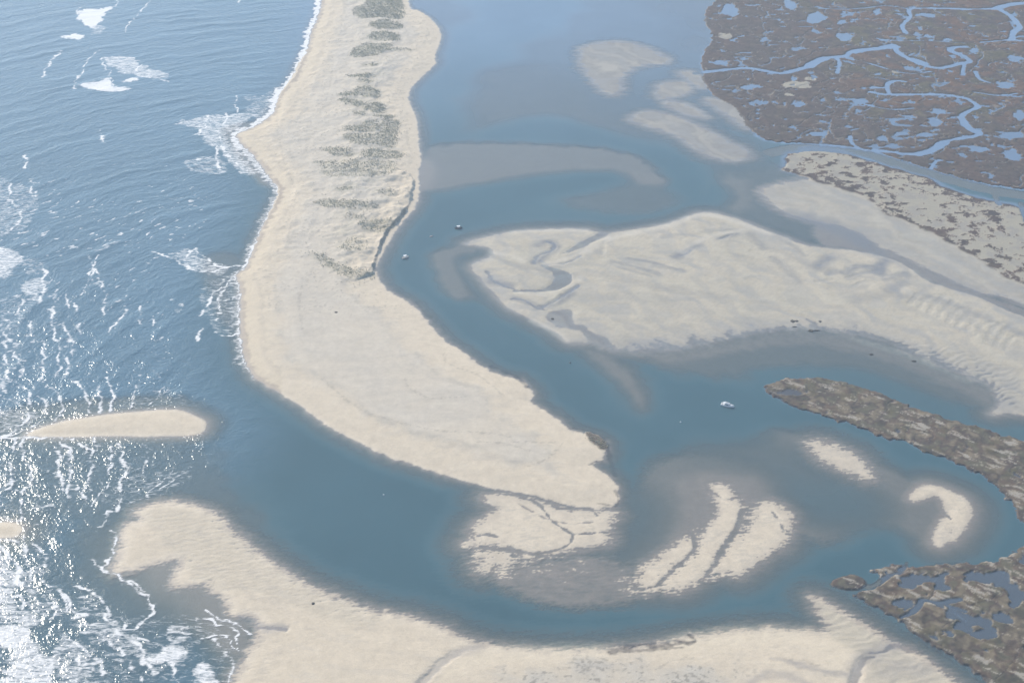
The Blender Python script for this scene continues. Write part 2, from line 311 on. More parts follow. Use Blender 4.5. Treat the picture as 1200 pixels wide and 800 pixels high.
# rippled wet margins
edge = sdist(smooth_closed(G([(1000,392),(1062,413),(1137,443),(1172,474),(1200,480),(1200,440),(1150,415),(1080,398)])), 30)
rp = np.sin((Y*0.94-X*0.35+7*N20)*2*math.pi/6.5)
H += 0.13*rp*ss(0, 10, edge)*ss(-0.3, 0.1, H)*0.9 - 0.05*ss(0, 10, edge)
edge2 = sdist(smooth_closed(G([(950,698),(1000,723),(1047,753),(1112,792),(1130,830),(1020,830),(1010,775),(985,760),(960,735)])), 30)
H += 0.10*rp*ss(0, 6, edge2)*ss(-0.5, 0.1, H) - ss(0, 12, edge2)*0.22*ss(0.1, .6, H)
edge3 = sdist(smooth_closed(G([(565,640),(760,650),(900,600),(930,640),(800,700),(700,712),(600,695)])), 30)
H = np.where(H < .02, np.minimum(H + (0.22*SX+0.16*N20+0.06*N7+.02)*ss(0, 12, edge3), .06), H)
edge4 = sdist(smooth_closed(G([(160,600),(250,600),(340,670),(450,715),(420,740),(300,700),(230,690),(200,650)])), 30)
H += 0.28*SX*ss(0, 10, edge4)*ss(-0.3, 0.0, H) - 0.28*ss(0, 10, edge4)*ss(0.1, .7, H)

# ---- marshes
veg = np.zeros_like(H); sandy = np.zeros_like(H); peat_shade = np.zeros_like(H)
pond = fbm(X, Y*0.8, 26, 4, 21); pond2 = fbm(X, Y*0.8, 11, 3, 22)
def marsh(pts, h, rough=3.0, n=None):
    global H, veg
    s = sdist(smooth_closed(G(pts)), 60) + (n if n is not None else N7)*rough + N20*rough*0.6
    f = ss(-0.8, 0.9, s); top = h + 0.10*N20+0.10*N7
    H = H*(1-f) + np.maximum(H, top)*f if False else H*(1-f)+top*f
    veg = np.maximum(veg, ss(-0.6, 0.8, s)); return s
so = marsh(OMAR, 0.75)
sn = sdist(smooth_closed(G(NMAR)), 60)+N20*5
f = ss(-6, 8, sn); H = H*(1-f)+(0.42+0.12*N20)*f
vn = fbm(X*0.75, Y, 11, 5, 33, .7); along = ss(0, 260, X-g(930, 200)[0])
nv = ss(-.02, 0.20, vn+.12*N3+0.04+.30*N60+.12*N200 + 0.42*ss(0.0, 1.0, along)*ss(60, 10, np.abs(sn-0)*0+so*-1) - 0.10 + 0.25*ss(14, 2, sn))*ss(-1, 3, sn)
veg = np.maximum(veg*(so > -1), nv); H += 0.22*nv*(so < 0)
sandy = np.maximum(sandy, ss(-4, 6, sn)*(1-nv))
sf = marsh(FISL, 0.7, 3.5); sg = marsh(GMAR, 0.7, 3.0); sh = marsh(HISL, 0.7, 1.5)
# ponds
dens = ss(940, 1180, 0*X + (X/1.0)*0+ 1000)   # placeholder constant
far_n = ss(0, 1, (Y-g(600, 60)[1])/-260)
pp = fbm(X*0.55, Y, 9, 3, 24)+0.45*fbm(X, Y, 40, 2, 25)
belt = ss(g(600, 95)[1], g(600, 120)[1], Y)*(0.5+.5*ss(g(930, 150)[0], g(1000, 150)[0], X))
pm = np.maximum(ss(.47, .52, pond+0.35*pond2), ss(.34-.0*belt, .40, pp-.16*(1-belt)))*ss(3, 9, so)
H = H*(1-pm)+np.minimum(H, -0.22)*pm; veg *= 1-pm
pg = ss(0.27, 0.36, fbm(X, Y, 24, 3, 41)+0.3*pond2)*ss(3, 8, sg)
H = H*(1-pg)+np.minimum(H, -0.4)*pg; veg *= 1-pg
pf = ss(0.50, 0.6, fbm(X*0.7, Y, 18, 3, 43)+0.3*pond2)*ss(2, 6, sf)
H = H*(1-pf)+np.minimum(H, -0.06)*pf; veg *= 1-pf
c1 = np.abs(fbm(X+8*N20, Y+8*N20, 70, 2, 91)); c2 = np.abs(fbm(X+5*N20, Y+5*N20, 38, 2, 92))
fc1 = (1-ss(.012, .026, c1))*ss(2, 6, so); fc2 = (1-ss(.010, .026, c2))*ss(2, 6, so)*ss(-.1, .2, N60+N200)
ff = np.maximum(fc1, fc2*.9); H = H*(1-ff)+np.minimum(H, -0.15)*ff; veg *= 1-ff
c3 = np.abs(fbm(X+5*N20, Y+5*N20, 30, 2, 93)); f3 = (1-ss(.010, .03, c3))*ss(2, 5, np.maximum(sg, sf)); H -= .35*f3; peat_shade = np.maximum(peat_shade, f3*.55)
def creek(pts, wd, depth=-0.5):
    global H, veg
    P = smooth_open(G(pts), 5)
    sl, d = ldist(P, 30); d = d + N7[sl]*0.8
    d = d+N20[sl]*1.4; f = 1-ss(wd-0.7, wd+0.7, d); H[sl] = H[sl]*(1-f)+depth*f; veg[sl] *= 1-f; sandy[sl] *= 1-f; peat_shade[sl] = np.maximum(peat_shade[sl], .6*(1-ss(wd+1.0, wd+2.6, d))*(so[sl] > 2))  # dark ring: bank mud with the shade of the bank painted in
def pool(x, y, rx_, ry_, depth=-0.3, sand=False):
    global H, veg, sandy
    P = G([(x+rx_*math.cos(a)*(1+.25*math.sin(3*a+x)), y+ry_*math.sin(a)*(1+.25*math.cos(2*a+y))) for a in np.linspace(0, 2*math.pi, 12, endpoint=False)])
    s = sdist(smooth_closed(P, 3), 20)+N7*3.5+N20*2; f = ss(-0.6, 0.6, s)
    if sand: sandy = np.maximum(sandy, f); veg = veg*(1-f)
    else: H = H*(1-f)+depth*f; veg = veg*(1-f)
creek([(815,86),(850,82),(875,80),(900,84),(917,86),(935,82),(950,77),(957,71),(968,68),(990,66),(1000,60),(1032,56),(1048,53),(1051,60),(1065,69),(1080,75),(1100,80),(1125,75),(1136,72),(1127,65),(1114,60),(1118,56),(1132,55)], 4.0)
for p_, w_ in (([(948,78),(958,72),(966,69)], 6.5), ([(1000,61),(1030,57),(1050,55)], 5.5), ([(1068,70),(1082,75)], 6.5), ([(980,68),(984,75),(981,86)], 2.5), ([(1130,74),(1128,88)], 3.0),
               ([(1230,2),(1200,4),(1182,5),(1167,10),(1137,11),(1100,10),(1075,10),(1065,12),(1067,20),(1057,30),(1062,39)], 3.0), ([(1230,2),(1200,4),(1182,6),(1168,10)], 6.0), ([(1167,10),(1178,15),(1187,22),(1195,32),(1188,38),(1186,46)], 4.0),
               ([(1025,176),(1050,179),(1075,181),(1090,176),(1107,166),(1140,160),(1148,155),(1132,148),(1127,137),(1136,130),(1146,125),(1135,117),(1125,114),(1100,111),(1042,111),(1020,108)], 3.2), ([(1075,181),(1090,177),(1107,167)], 5.0), ([(1126,138),(1135,150),(1147,156)], 4.5),
               ([(1042,111),(1040,100),(1048,95),(1060,96)], 3.0), ([(1020,103),(1040,103)], 2.5), ([(1192,110),(1170,112),(1140,108)], 1.8), ([(1245,85),(1243,88)], 1), ([(1143,84),(1148,93),(1160,97)], 2.2),
               ([(905,179),(930,174),(960,173),(1000,177),(1020,181),(1037,187),(1062,195),(1112,210),(1162,223),(1200,229),(1330,250)], 10.0), ([(1166,224),(1168,236),(1172,240)], 3), ([(1196,238),(1204,260)], 3), ([(996,160),(999,168),(1008,175)], 2.2), ([(1090,199),(1097,189),(1103,188)], 2),
               ([(960,10),(985,11),(1010,10),(1040,7),(1065,11)], 1.5), ([(1030,46),(1055,48),(1090,48),(1130,51)], 1.3), ([(1150,50),(1186,47),(1210,50)], 1.6), ([(985,66),(1020,75),(1060,86),(1090,84)], 1.2), ([(1000,119),(1040,128),(1070,127)], 1.2)):
    creek(p_, w_)
for a in ((956,21,12,6),(925,5,7,7),(989,44,9,6),(987,26,7,3),(1177,100,11,5),(1190,69,9,5),(960,157,12,4),(1007,119,10,4),(1187,159,16,4),(1145,175,13,4),(1187,181,10,8),(855,12,10,9),(846,74,10,4),(880,102,14,3),(1028,14,5,4),(1086,18,12,3),(1066,137,9,2),(1046,142,4,4),(1100,131,9,4),(1095,143,8,6),(1085,158,13,3),(1035,163,5,4),(1057,157,8,3),(1142,60,6,3),(1117,66,4,2),(1065,80,6,2),(1028,87,6,2),(936,122,9,3),(932,119,4,2),(930,92,4,3),(1195,135,8,5),(1110,47,6,2),(1090,43,7,2),(1127,67,4,3)):
    pool(*a)
for a in ((850,43,7,4),(935,100,16,5),(950,93,9,2),(1050,85,4,1.5),(925,112,6,1.5)): pool(*a, sand=True)
# ponds of the lower marsh
for a in ((1070,680,18,9),(1062,708,11,6),(1105,688,10,4),(1152,677,28,6),(1155,742,16,8),(1130,735,14,6),(1040,668,4,3),(1190,700,10,10),(1110,740,8,5)): pool(*a, depth=-0.4)
creek([(1055,724),(1068,718),(1077,710),(1082,703),(1100,706),(1125,702)], 2.0)
creek([(1105,707),(1118,712),(1132,716)], 1.2)
creek([(1017,688),(1028,684),(1040,676)], 2.4)
creek([(1055,668),(1060,664),(1062,659)], 1.4)
# peat outcrops, and shade painted dark along the scarp and marsh banks
for pts_, hgt, ww in (([(686,505),(697,508),(707,516),(711,526),(705,527),(696,520),(688,512)], 0.55, 2),):
    s = sdist(smooth_closed(G(pts_)), 20)+N7*1.5; f = ss(-1, 1, s); H = H*(1-f)+hgt*f; veg = np.maximum(veg, f*0.85)
def streak(pts, wd, amt, field, n=None, thr=0.0):
    P = smooth_open(G(pts)); sl, d = ldist(P, 25); d = d+(n if n is not None else N7)[sl]*wd*0.9
    field[sl] = np.maximum(field[sl], amt*(1-ss(wd*0.4, wd*1.3, d))*(ss(thr-.1, thr+.15, N3[sl]+.3) if thr > 0 else .75+.4*N3[sl]))
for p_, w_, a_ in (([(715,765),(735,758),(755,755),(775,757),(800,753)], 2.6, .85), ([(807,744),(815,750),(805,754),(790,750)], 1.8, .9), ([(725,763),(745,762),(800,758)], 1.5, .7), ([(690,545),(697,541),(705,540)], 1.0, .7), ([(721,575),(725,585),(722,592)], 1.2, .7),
                   ([(440,318),(438,312),(442,300),(447,286),(456,270),(470,255),(480,240)], 1.3, .6), ([(575,428),(590,433),(603,440),(614,448),(618,453)], 2.4, .9), ([(488,352),(497,365),(510,377)], 1.6, .5), ([(706,513),(713,525),(716,540),(722,556)], 2.0, .8),  # scarp streak paints the wall's shade; the rest darken ground beside the channel
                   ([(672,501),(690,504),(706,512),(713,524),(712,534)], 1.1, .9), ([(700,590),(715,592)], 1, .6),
                   ([(900,458),(925,474),(962,487),(1000,499),(1037,514),(1075,524),(1112,539),(1157,562),(1190,592)], 1.8, .95), ([(1006,698),(1012,706),(1040,720),(1056,726),(1066,738),(1090,755),(1120,772),(1155,797)], 2.6, .97), ([(1020,666),(1050,662),(1100,659),(1160,657)], 1.4, .8)):  # near-side marsh bank streaks paint the bank's shade into the colour
    streak(p_, w_, a_, peat_shade)
wrack = np.zeros_like(H)
grass_patches = [([(432,1),(467,-2),(471,23),(450,24),(420,24),(416,12),(430,9)],1),([(434,-40),(466,-40),(467,-3),(420,-4)],1),([(434,31),(455,27),(470,31),(467,37),(440,37)],1),([(432,48),(440,41),(466,43),(465,50),(450,51)],1),([(411,65),(425,55),(457,56),(445,67),(417,70)],.9),([(457,60),(472,59),(487,59),(486,61),(460,62)],.7),([(424,80),(433,78),(442,79),(440,81)],1),([(407,92),(422,91),(437,92),(435,95),(420,94)],1),([(417,98),(430,97),(438,99),(430,101)],.7),([(397,114),(412,111),(425,105),(439,105),(445,119),(430,116),(402,116)],.9),([(397,121),(407,119),(427,125),(417,128)],.9),([(425,130),(440,124),(450,130),(451,135),(440,135)],1),([(413,137),(421,134),(429,137),(424,140)],.7),([(436,138),(460,138),(460,141),(445,141)],.9),([(402,156),(425,148),(442,145),(443,156),(425,158)],.75),([(446,145),(466,144),(466,155),(460,175),(440,173),(418,173),(402,162),(435,160),(447,158)],.75),([(378,178),(400,177),(414,185),(400,187)],.75),([(425,182),(440,178),(470,181),(465,188),(430,188)],.8),([(372,192),(457,192),(460,205),(440,210),(385,210),(376,200)],.6),([(370,241),(382,237),(412,240),(442,245),(430,249),(387,246)],.75),([(422,265),(440,261),(460,262),(450,274),(432,273)],.8),([(396,226),(404,223),(413,226),(405,229)],.8),([(442,228),(452,226),(463,230),(452,233)],.5),([(362,300),(382,305),(405,317),(437,322),(435,327),(405,327),(385,317)],.7),([(396,288),(412,284),(430,288),(425,296),(400,296)],.4),([(405,256),(425,257),(425,261),(408,260)],.5),([(352,288),(440,280),(440,340),(350,335)],.06),([(375,100),(480,100),(480,240),(365,240)],.06),([(390,0),(500,20),(500,80),(390,90)],.05),([(687,509),(707,517),(711,526),(700,522)],.8)]
litter = np.zeros_like(H)
for pts_, dn_ in grass_patches:
    if dn_ > .3: litter = np.maximum(litter, dn_*ss(-3, 3, sdist(smooth_closed(G(pts_)), 20)+3*N7+4*SH))
for p_ in ([(425,482),(437,488),(450,492),(470,498),(490,503),(515,507),(540,508),(580,510),(600,514)], [(475,445),(477,455),(490,463),(505,469),(525,468),(545,467)], [(376,445),(400,465),(412,475),(440,490)], [(352,345),(351,365),(356,390)], [(346,252),(340,270),(336,290)],
           [(520,412),(523,425),(535,432),(560,440),(590,465)], [(560,520),(590,522),(620,530)], [(356,127),(352,138),(346,147)], [(390,80),(385,110),(375,135)], [(477,150),(478,170),(483,180)], [(320,100),(330,180),(350,230)], [(500,90),(488,98),(484,104)],
           [(655,785),(690,780),(730,785)], [(920,772),(940,775),(960,780)], [(965,792),(995,785),(1010,778)], [(430,250),(450,246),(470,240)], [(660,520),(640,540),(620,548)], [(600,520),(640,520),(655,520)], [(770,785),(785,775),(810,770)]):
    streak(p_, 1.3, .34, wrack, N7, 0.3)
mud = sdist(smooth_closed(G([(640,775),(700,768),(800,770),(860,775),(880,800),(900,900),(500,900),(560,800)])), 40)+N20*12
mudf = ss(-5, 15, mud)
speck = fbm(X, Y, 3.0, 2, 77)
wrack = np.maximum(wrack, 0.6*ss(0.36, 0.5, speck+0.5*N20)*ss(-6, 10, mud))
wrack = np.maximum(wrack, 0.5*ss(0.45, 0.6, speck+0.4*N20)*ss(0, 15, R['spit'])*ss(1050, 1100, Y)*0.8)

# ------------------------------------------------------------------ ground colours (albedo)
def col(*c): return np.array(c, np.float32)
A = np.empty(X.shape+(3,), np.float32)
dry = col(.60, .505, .375); grey = col(.50, .45, .375); flatc = col(.405, .36, .275); wetc = col(.26, .225, .195)
A[:] = dry
def mixc(f, c):
    global A
    f = np.clip(f, 0, 1)[..., None]; A = A*(1-f) + c*f
spit_in = ss(22, 40, R['spit']+N20*8)
pq = np.maximum.reduce([ss(-10, 0, R['pbar'])]+[ss(-10, 0, R['q%d' % k]) for k in range(5)]+[.38*ss(-8, 4, R['mflat'])])
mixc(spit_in*(0.55+.35*N60), grey)
fl = np.maximum.reduce([ss(-8, 4, R['flat']), ss(-8, 4, R['mflat']), ss(-10, 0, R['pbar'])]+[ss(-10, 0, R['q%d' % k]) for k in range(5)])
mixc(fl*(0.75+.25*N60), flatc); mixc(pq*.9, col(.23, .212, .185))
mixc(ss(0, 6, edge2)*.6+ss(0, 6, edge4)*.25, flatc)
mixc(mudf*(0.5+.4*N20), col(.43, .40, .345))
mixc(ss(0.16, 0.0, H+0.05*N7+0.08*N20)*0.24, wetc)
mixc(ss(0.008, -0.02, H)*0.85, col(.205, .175, .150))
A *= (1+0.07*N7+0.05*N20+0.05*N3)[..., None]
A *= (1+0.10*SH*fl+0.06*SX*ss(-5, 5, R['beach']))[..., None]
mixc(wrack, col(.20, .175, .14)); mixc(litter*(.42+.3*N7+.3*SH), col(.30, .285, .19))
lit2 = ss(-.02, .35, fbm(*rot(2, 1, 2.6), 26, 4, 81, .7))*ss(10, 30, crest+N20*6)*(1-litter); mixc(lit2*.42, col(.34, .315, .235))
wsp = (X < np.interp(Y, [g(300, 470)[1], g(300, 300)[1], g(300, 150)[1], 3000], [g(330, 470)[0], g(330, 300)[0], g(350, 150)[0], g(410, 0)[0]]))
mixc(wsp*ss(34, 6, R['spit']+6*N60+4*SH)*ss(-1, 3, R['spit'])*.55, col(.60, .50, .355))
mixc(wsp*ss(5.5, 1.5, R['spit']+N7*2+N20*2)*ss(-1, 0, R['spit'])*.75, col(.34, .275, .215))
mixc(wsp*np.exp(-((R['spit']-17+5*N60+2*N7)/2.2)**2)*.28, col(.40, .34, .27))
mixc(np.exp(-((R['spit']-34+9*N60+4*N20)/3.0)**2)*ss(-.25, .25, N20+.5*N7)*.40, col(.36, .325, .265))
mixc(ss(4.5, 1, R['beach']+N7*1.5)*ss(-1, 0.3, R['beach'])*.5, col(.36, .30, .24))
mixc(np.exp(-((R['beach']-16+5*N60+3*N7)/2.4)**2)*ss(-.2, .3, N20)*.30, col(.40, .35, .29))
sw = fbm(X+30*N60, Y+30*N200, 34, 4, 71, .62); sw2 = np.sin((np.hypot(X-cx_, Y-cy_)+22*N60+6*N20)*2*math.pi/19)
mixc(fl*ss(.05, .5, sw+.28*sw2)*.38, col(.30, .295, .28)); mixc(fl*ss(.15, .5, -sw+.2*SD)*.3, col(.50, .455, .35))
rpl = fbm(*rot(52, 1, 4.0), 9, 3, 74, .6); side = ss(-20, 25, R['flat'])*ss(g(1200, 380)[0]+60, g(640, 300)[0], X*0+X)
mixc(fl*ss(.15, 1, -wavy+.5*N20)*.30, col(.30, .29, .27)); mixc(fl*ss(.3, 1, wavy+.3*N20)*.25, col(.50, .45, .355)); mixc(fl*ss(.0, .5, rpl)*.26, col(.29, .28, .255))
def damp(pts, wd, amt=.6, c=col(.20, .20, .203)):
    sl, d = ldist(smooth_open(G(pts)), 30); d = d+3*N20[sl]+2*N7[sl]; f = np.zeros_like(H); f[sl] = min(.9, amt*1.2)*(1-ss(wd*.2, wd*2.0, d))*(.85+.5*N7[sl]); mixc(f, c)
for p_, w_, a_ in (([(717,307),(745,313),(770,321)], 2.5, .55), ([(737,303),(770,309),(801,318)], 2.5, .65), ([(723,313),(763,324)], 2, .4), ([(793,301),(806,294),(817,288)], 4, .8), ([(840,280),(863,275)], 3, .6), ([(777,278),(800,275)], 3, .4), ([(630,288),(643,283),(652,290),(643,298),(627,307)], 4, .7), ([(630,362),(657,353),(677,335)], 3.5, .7),
                   ([(575,330),(597,334)], 5, .7), ([(603,350),(618,354),(630,358)], 2.5, .5), ([(959,313),(972,303)], 6, .75), ([(970,322),(981,318)], 4, .6), ([(990,320),(1005,313),(1022,314)], 3.5, .6), ([(994,327),(1010,321),(1030,317)], 2.5, .5), ([(1030,320),(1036,306)], 5, .75), ([(1038,327),(1060,321)], 3.5, .6), ([(1042,340),(1060,332)], 5, .5), ([(907,304),(920,313),(935,330)], 4, .4), ([(925,285),(935,292),(942,300)], 3, .5),
                   ([(880,275),(890,285),(893,292)], 3, .4), ([(700,286),(702,296)], 3, .3), ([(640,318),(600,310),(580,300)], 3, .35), ([(690,320),(740,328),(790,340),(850,350)], 6, .2), ([(700,350),(760,350),(820,365)], 8, .2), ([(830,270),(860,272),(900,290),(950,310)], 4, .25), ([(1000,352),(1040,345),(1070,350)], 6, .3), ([(1080,345),(1120,358),(1160,375),(1200,392)], 4, .35), ([(930,250),(975,262),(1010,282)], 8, .45), ([(945,258),(990,275),(1030,296)], 7, .5), ([(1120,330),(1140,338)], 4, .3)):
    damp(p_, w_, a_)
sl, d = ldist(smooth_open(G([(690,404),(760,410),(850,400),(905,391),(960,391),(1030,400),(1080,418),(1140,444),(1175,470)])), 70)
f = np.zeros_like(H); f[sl] = .55*np.exp(-(d/24)**2)*(.8+.6*SD[sl]+.4*N20[sl]); mixc(f*ss(-2, 3, R['flat']), col(.25, .24, .225))
for p_, w_, a_ in (([(575,296),(600,300),(612,306)], 3, .5), ([(600,272),(637,270),(687,270)], 2.5, .5), ([(712,279),(775,266),(818,252),(850,256),(900,273)], 3.5, .6), ([(640,310),(675,300),(712,280)], 3.5, .5), ([(800,295),(830,278),(870,270)], 3, .45), ([(1000,396),(1062,416),(1137,447)], 3, .3), ([(625,376),(650,389),(665,400)], 2.5, .5), ([(605,343),(640,345),(670,335),(680,325)], 2.2, .5)):
    damp(p_, w_, a_, col(.56, .50, .40))
ws = fbm(*rot(4, 1, 4.5), 40, 5, 72, .7)
mixc(ss(5, 25, R['spit'])*ss(.0, .5, ws)*.30, col(.42, .375, .31)); mixc(ss(5, 25, R['spit'])*ss(.1, .5, -ws)*.25, col(.62, .55, .43))
mixc(ss(2, 25, R['beach'])*ss(.05, .5, fbm(*rot(-14, 1, 4.5), 50, 5, 73, .7))*.28, col(.44, .395, .33))
for p_, w_, a_ in (([(470,810),(520,785),(575,768),(640,765),(700,764)], 7, .5), ([(800,757),(850,748),(900,745),(950,752),(985,770),(998,790)], 9, .5)): damp(p_, w_, a_, col(.66, .56, .41))
for p_, w_, a_ in (([(902,772),(925,775),(955,785),(990,790)], 2, .5), ([(880,800),(900,790),(930,795),(960,810)], 3, .4), ([(490,806),(510,785),(530,770),(555,760)], 4, .35), ([(1003,800),(1004,782),(1018,768),(1045,758)], 5, .4), ([(285,722),(312,735),(330,735)], 3, .4), ([(1040,790),(1060,780),(1080,785)], 6, .3)): damp(p_, w_, a_, col(.27, .25, .24))
barm = np.maximum.reduce([ss(-3, 2, R[k_]) for k_ in ('bar1', 'bar2', 'bar3', 'bard', 'bare', 'lobe', 'low1')])
mixc(barm*ss(-.05, .5, SX+.5*N20)*.42, col(.36, .325, .27))
# marsh colours
brown = col(.150, .080, .045); purp = col(.095, .066, .055); olive = col(.120, .100, .050); straw = col(.23, .185, .12); dark = col(.045, .038, .032)
vgc = np.empty_like(A); vgc[:] = purp
m1 = fbm(X, Y, 45, 3, 51); m2 = fbm(X, Y, 12, 3, 52)
def mixv(f, c):
    global vgc
    f = np.clip(f, 0, 1)[..., None]; vgc = vgc*(1-f)+c*f
east = ss(g(930, 60)[0], g(1010, 60)[0], X)*ss(g(600, 160)[1], g(600, 120)[1], Y)
mixv(ss(-0.1, 0.3, m1+.3*m2)*(0.25+0.65*east), brown); mixv(ss(0.1, 0.4, -m1+.35*m2)*(0.1+0.75*east), olive)
nr = ss(-2, 4, np.maximum.reduce([sf, sg, sh]))
mixv(nr*.5*ss(-.3, .2, m1+.5*m2), col(.175, .125, .08)); mixv(nr*.8*ss(.02, .3, m2-.3*m1), straw); mixv(nr*.8*ss(.0, .35, -m2), col(.15, .135, .085))
mixv(nr*.55*ss(.15, .4, pond2), olive)
mixv(ss(0.25, 0.5, m2)*0.25, straw); mixv(ss(.1, .45, -pond2)*.45, dark)
vgc *= (0.82+0.26*N7+0.24*N3)[..., None]
ax_, ay_ = rot(-38, 1, 3.0); bare = nr*ss(0.16, 0.42, fbm(ax_, ay_, 22, 5, 61, .75)+.25*m1 + 0.18*ss(2, -2, np.abs(sg)-4))*.85
mixc(np.maximum(bare, 0)*veg, col(.33, .30, .25)); vf = veg*(1-bare)
f_ = np.clip(vf, 0, 1)[..., None]; A = A*(1-f_)+vgc*f_
mixc(sandy*(1-veg)*(H > -0.02)*.9, col(.31, .28, .215)); mixc(sandy*(1-veg)*ss(.0,.4,N20+.4*N7)*.5, col(.25,.23,.21))
mixc((1-np.clip(veg,0,1))*(1-np.clip(sandy,0,1))*(np.maximum.reduce([so, sg, sf]) > -1)*(H>-.6), col(.07, .058, .05))
mixc(peat_shade, col(.05, .042, .04))  # peat and mud, with painted scarp and bank shade
A = np.clip(A, 0.01, 0.8)

# ------------------------------------------------------------------ mesh writing
def attr(me, name, kind, data):
    a = me.attributes.new(name, kind, 'POINT')
    a.data.foreach_set('color' if kind == 'FLOAT_COLOR' else 'value', np.ascontiguousarray(data, np.float32).ravel())
def grid_mesh(name, Z, fmask, vattrs, mat, XX=None, YY=None, nrm=None):
    """a mesh of the grid cells flagged in fmask (NY-1, NX-1)"""
    XX = X if XX is None else XX; YY = Y if YY is None else YY
    jj, ii = np.nonzero(fmask); base = (jj*NX+ii).astype(np.int64)
    quads = np.stack([base, base+1, base+NX+1, base+NX], 1)
    used = np.zeros(NX*NY, bool); used[quads.ravel()] = True
    idx = np.cumsum(used)-1; quads = idx[quads].astype(np.int32)
    co = np.stack([XX.ravel()[used], YY.ravel()[used], Z.ravel()[used]], 1).astype(np.float32)
    me = bpy.data.meshes.new(name); nv, nf = len(co), len(quads)
    me.vertices.add(nv); me.vertices.foreach_set('co', co.ravel())
    me.loops.add(nf*4); me.loops.foreach_set('vertex_index', quads.ravel())
    me.polygons.add(nf); me.polygons.foreach_set('loop_start', np.arange(0, nf*4, 4, dtype=np.int32)); me.polygons.foreach_set('loop_total', np.full(nf, 4, np.int32))
    me.update(calc_edges=True); me.polygons.foreach_set('use_smooth', np.ones(nf, bool))
    if nrm is not None: me.normals_split_custom_set_from_vertices(nrm.reshape(-1, 3)[used].tolist())
    for n_, (k_, d_) in vattrs.items():
        d_ = d_.reshape(NX*NY, -1)[used]
        if k_ == 'FLOAT_COLOR' and d_.shape[1] == 3: d_ = np.hstack([d_, np.ones((len(d_), 1), np.float32)])
        attr(me, n_, k_, d_)
    me.materials.append(mat); o = bpy.data.objects.new(name, me); C.objects.link(o); return o
def tag(o, label, cat, kind=None, group=None):
    o['label'] = label; o['category'] = cat
    if kind: o['kind'] = kind
    if group: o['group'] = group
    return o
class NT:
    def __init__(s, name):
        s.m = bpy.data.materials.new(name); s.m.use_nodes = True; s.t = s.m.node_tree; s.t.nodes.clear()
        s.out = s.t.nodes.new("ShaderNodeOutputMaterial")
    def n(s, typ, **kw):
        x = s.t.nodes.new(typ)
        for k, v in kw.items():
            if k.startswith('i_'):
                key = k[2:]; key = int(key) if key.isdigit() else key.replace('_', ' ')
                if isinstance(v, bpy.types.NodeSocket): s.t.links.new(v, x.inputs[key])
                else: x.inputs[key].default_value = v
            else: setattr(x, k, v)
        return x
    def math(s, op, a, b=None, c=None, clamp=False):
        x = s.t.nodes.new("ShaderNodeMath"); x.operation = op; x.use_clamp = clamp
        for i, v in enumerate((a, b, c)):
            if v is None: continue
            if isinstance(v, bpy.types.NodeSocket): s.t.links.new(v, x.inputs[i])
            else: x.inputs[i].default_value = v
        return x.outputs[0]
    def attr(s, name, out='Fac'):
        x = s.t.nodes.new("ShaderNodeAttribute"); x.attribute_name = name; return x.outputs[out]
    def link(s, a, b): s.t.links.new(a, b)
    def maprange(s, v, a, b, c=0., d=1.):
        x = s.t.nodes.new("ShaderNodeMapRange"); s.link(v, x.inputs[0])
        for i, q in enumerate((a, b, c, d)): x.inputs[i+1].default_value = q
        return x.outputs[0]

# ---- ground material
M = NT("ground_sand_and_marsh")
geo = M.n("ShaderNodeNewGeometry"); pos = geo.outputs['Position']
n1 = M.n("ShaderNodeTexNoise", i_Vector=pos, i_Scale=0.9, i_Detail=4.0, i_Roughness=0.65)
n2 = M.n("ShaderNodeTexNoise", i_Vector=pos, i_Scale=0.12, i_Detail=5.0, i_Roughness=0.7)
v = M.math('MULTIPLY_ADD', n1.outputs[0], 0.36, 0.82); v2 = M.math('MULTIPLY_ADD', n2.outputs[0], 0.22, 0.89); v = M.math('MULTIPLY', v, v2)
vm = M.n("ShaderNodeVectorMath", operation='SCALE', i_0=M.attr('albedo', 'Color'), i_Scale=v)
bmp = M.n("ShaderNodeBump", i_Strength=0.55, i_Distance=0.35, i_Height=n1.outputs[0])
wet = M.attr('wet')
rough = M.math('MULTIPLY_ADD', wet, -0.45, 0.92)
pb = M.n("ShaderNodeBsdfPrincipled", i_Base_Color=vm.outputs[0], i_Roughness=rough, i_Normal=bmp.outputs[0])
pb.inputs['Specular IOR Level'].default_value = 0.25
M.link(pb.outputs[0], M.out.inputs[0]); ground_mat = M.m

# ---- water body: depth, sea state, foam with painted glints
cwx, cwy = g(500, 480)
U = np.hypot(X-cwx, Y-cwy).astype(np.float32); V = (np.arctan2(Y-cwy, cwx-X)*600).astype(np.float32)
amp = sea*ss(0.0, 1.6, -H)*0.85+0.0
Uw = U + 9*N60 + 3*N20
def ridge(l, ph, seed, vs, sharp=2.2):
    p = (np.sin(Uw*2*math.pi/l+ph+2.0*perlin(V/vs, U/(l*3), seed))+1)/2
    return (p**sharp)*np.clip(0.35+1.1*perlin(V/vs*1.3, U/(l*2), seed+5), 0, 1.4)
Zw = np.zeros_like(H)
Zw += amp*(0.75*ridge(31, 0, 101, 90)+0.42*ridge(17, 1, 102, 45)+0.22*ridge(9.5, 2, 103, 24, 1.6))
Zw += amp*0.10*fbm(X, Y, 6, 2, 104)
Zw += 0.0
Zw *= ss(2600, 2000, Y)*1.0
Zw -= Zw[(Y > 900) & (Y < 1400) & (sea > .9)].mean()*amp/0.85
foam_glint = np.zeros_like(H); crestn = ridge(31, 0, 101, 90)*0.6+ridge(17, 1, 102, 45)*0.5
FW = (4.5*fbm(X, Y, 16, 3, 201, .6), 4.5*fbm(X, Y, 16, 3, 202, .6)); FB = fbm(X, Y, 14, 3, 203, .7)
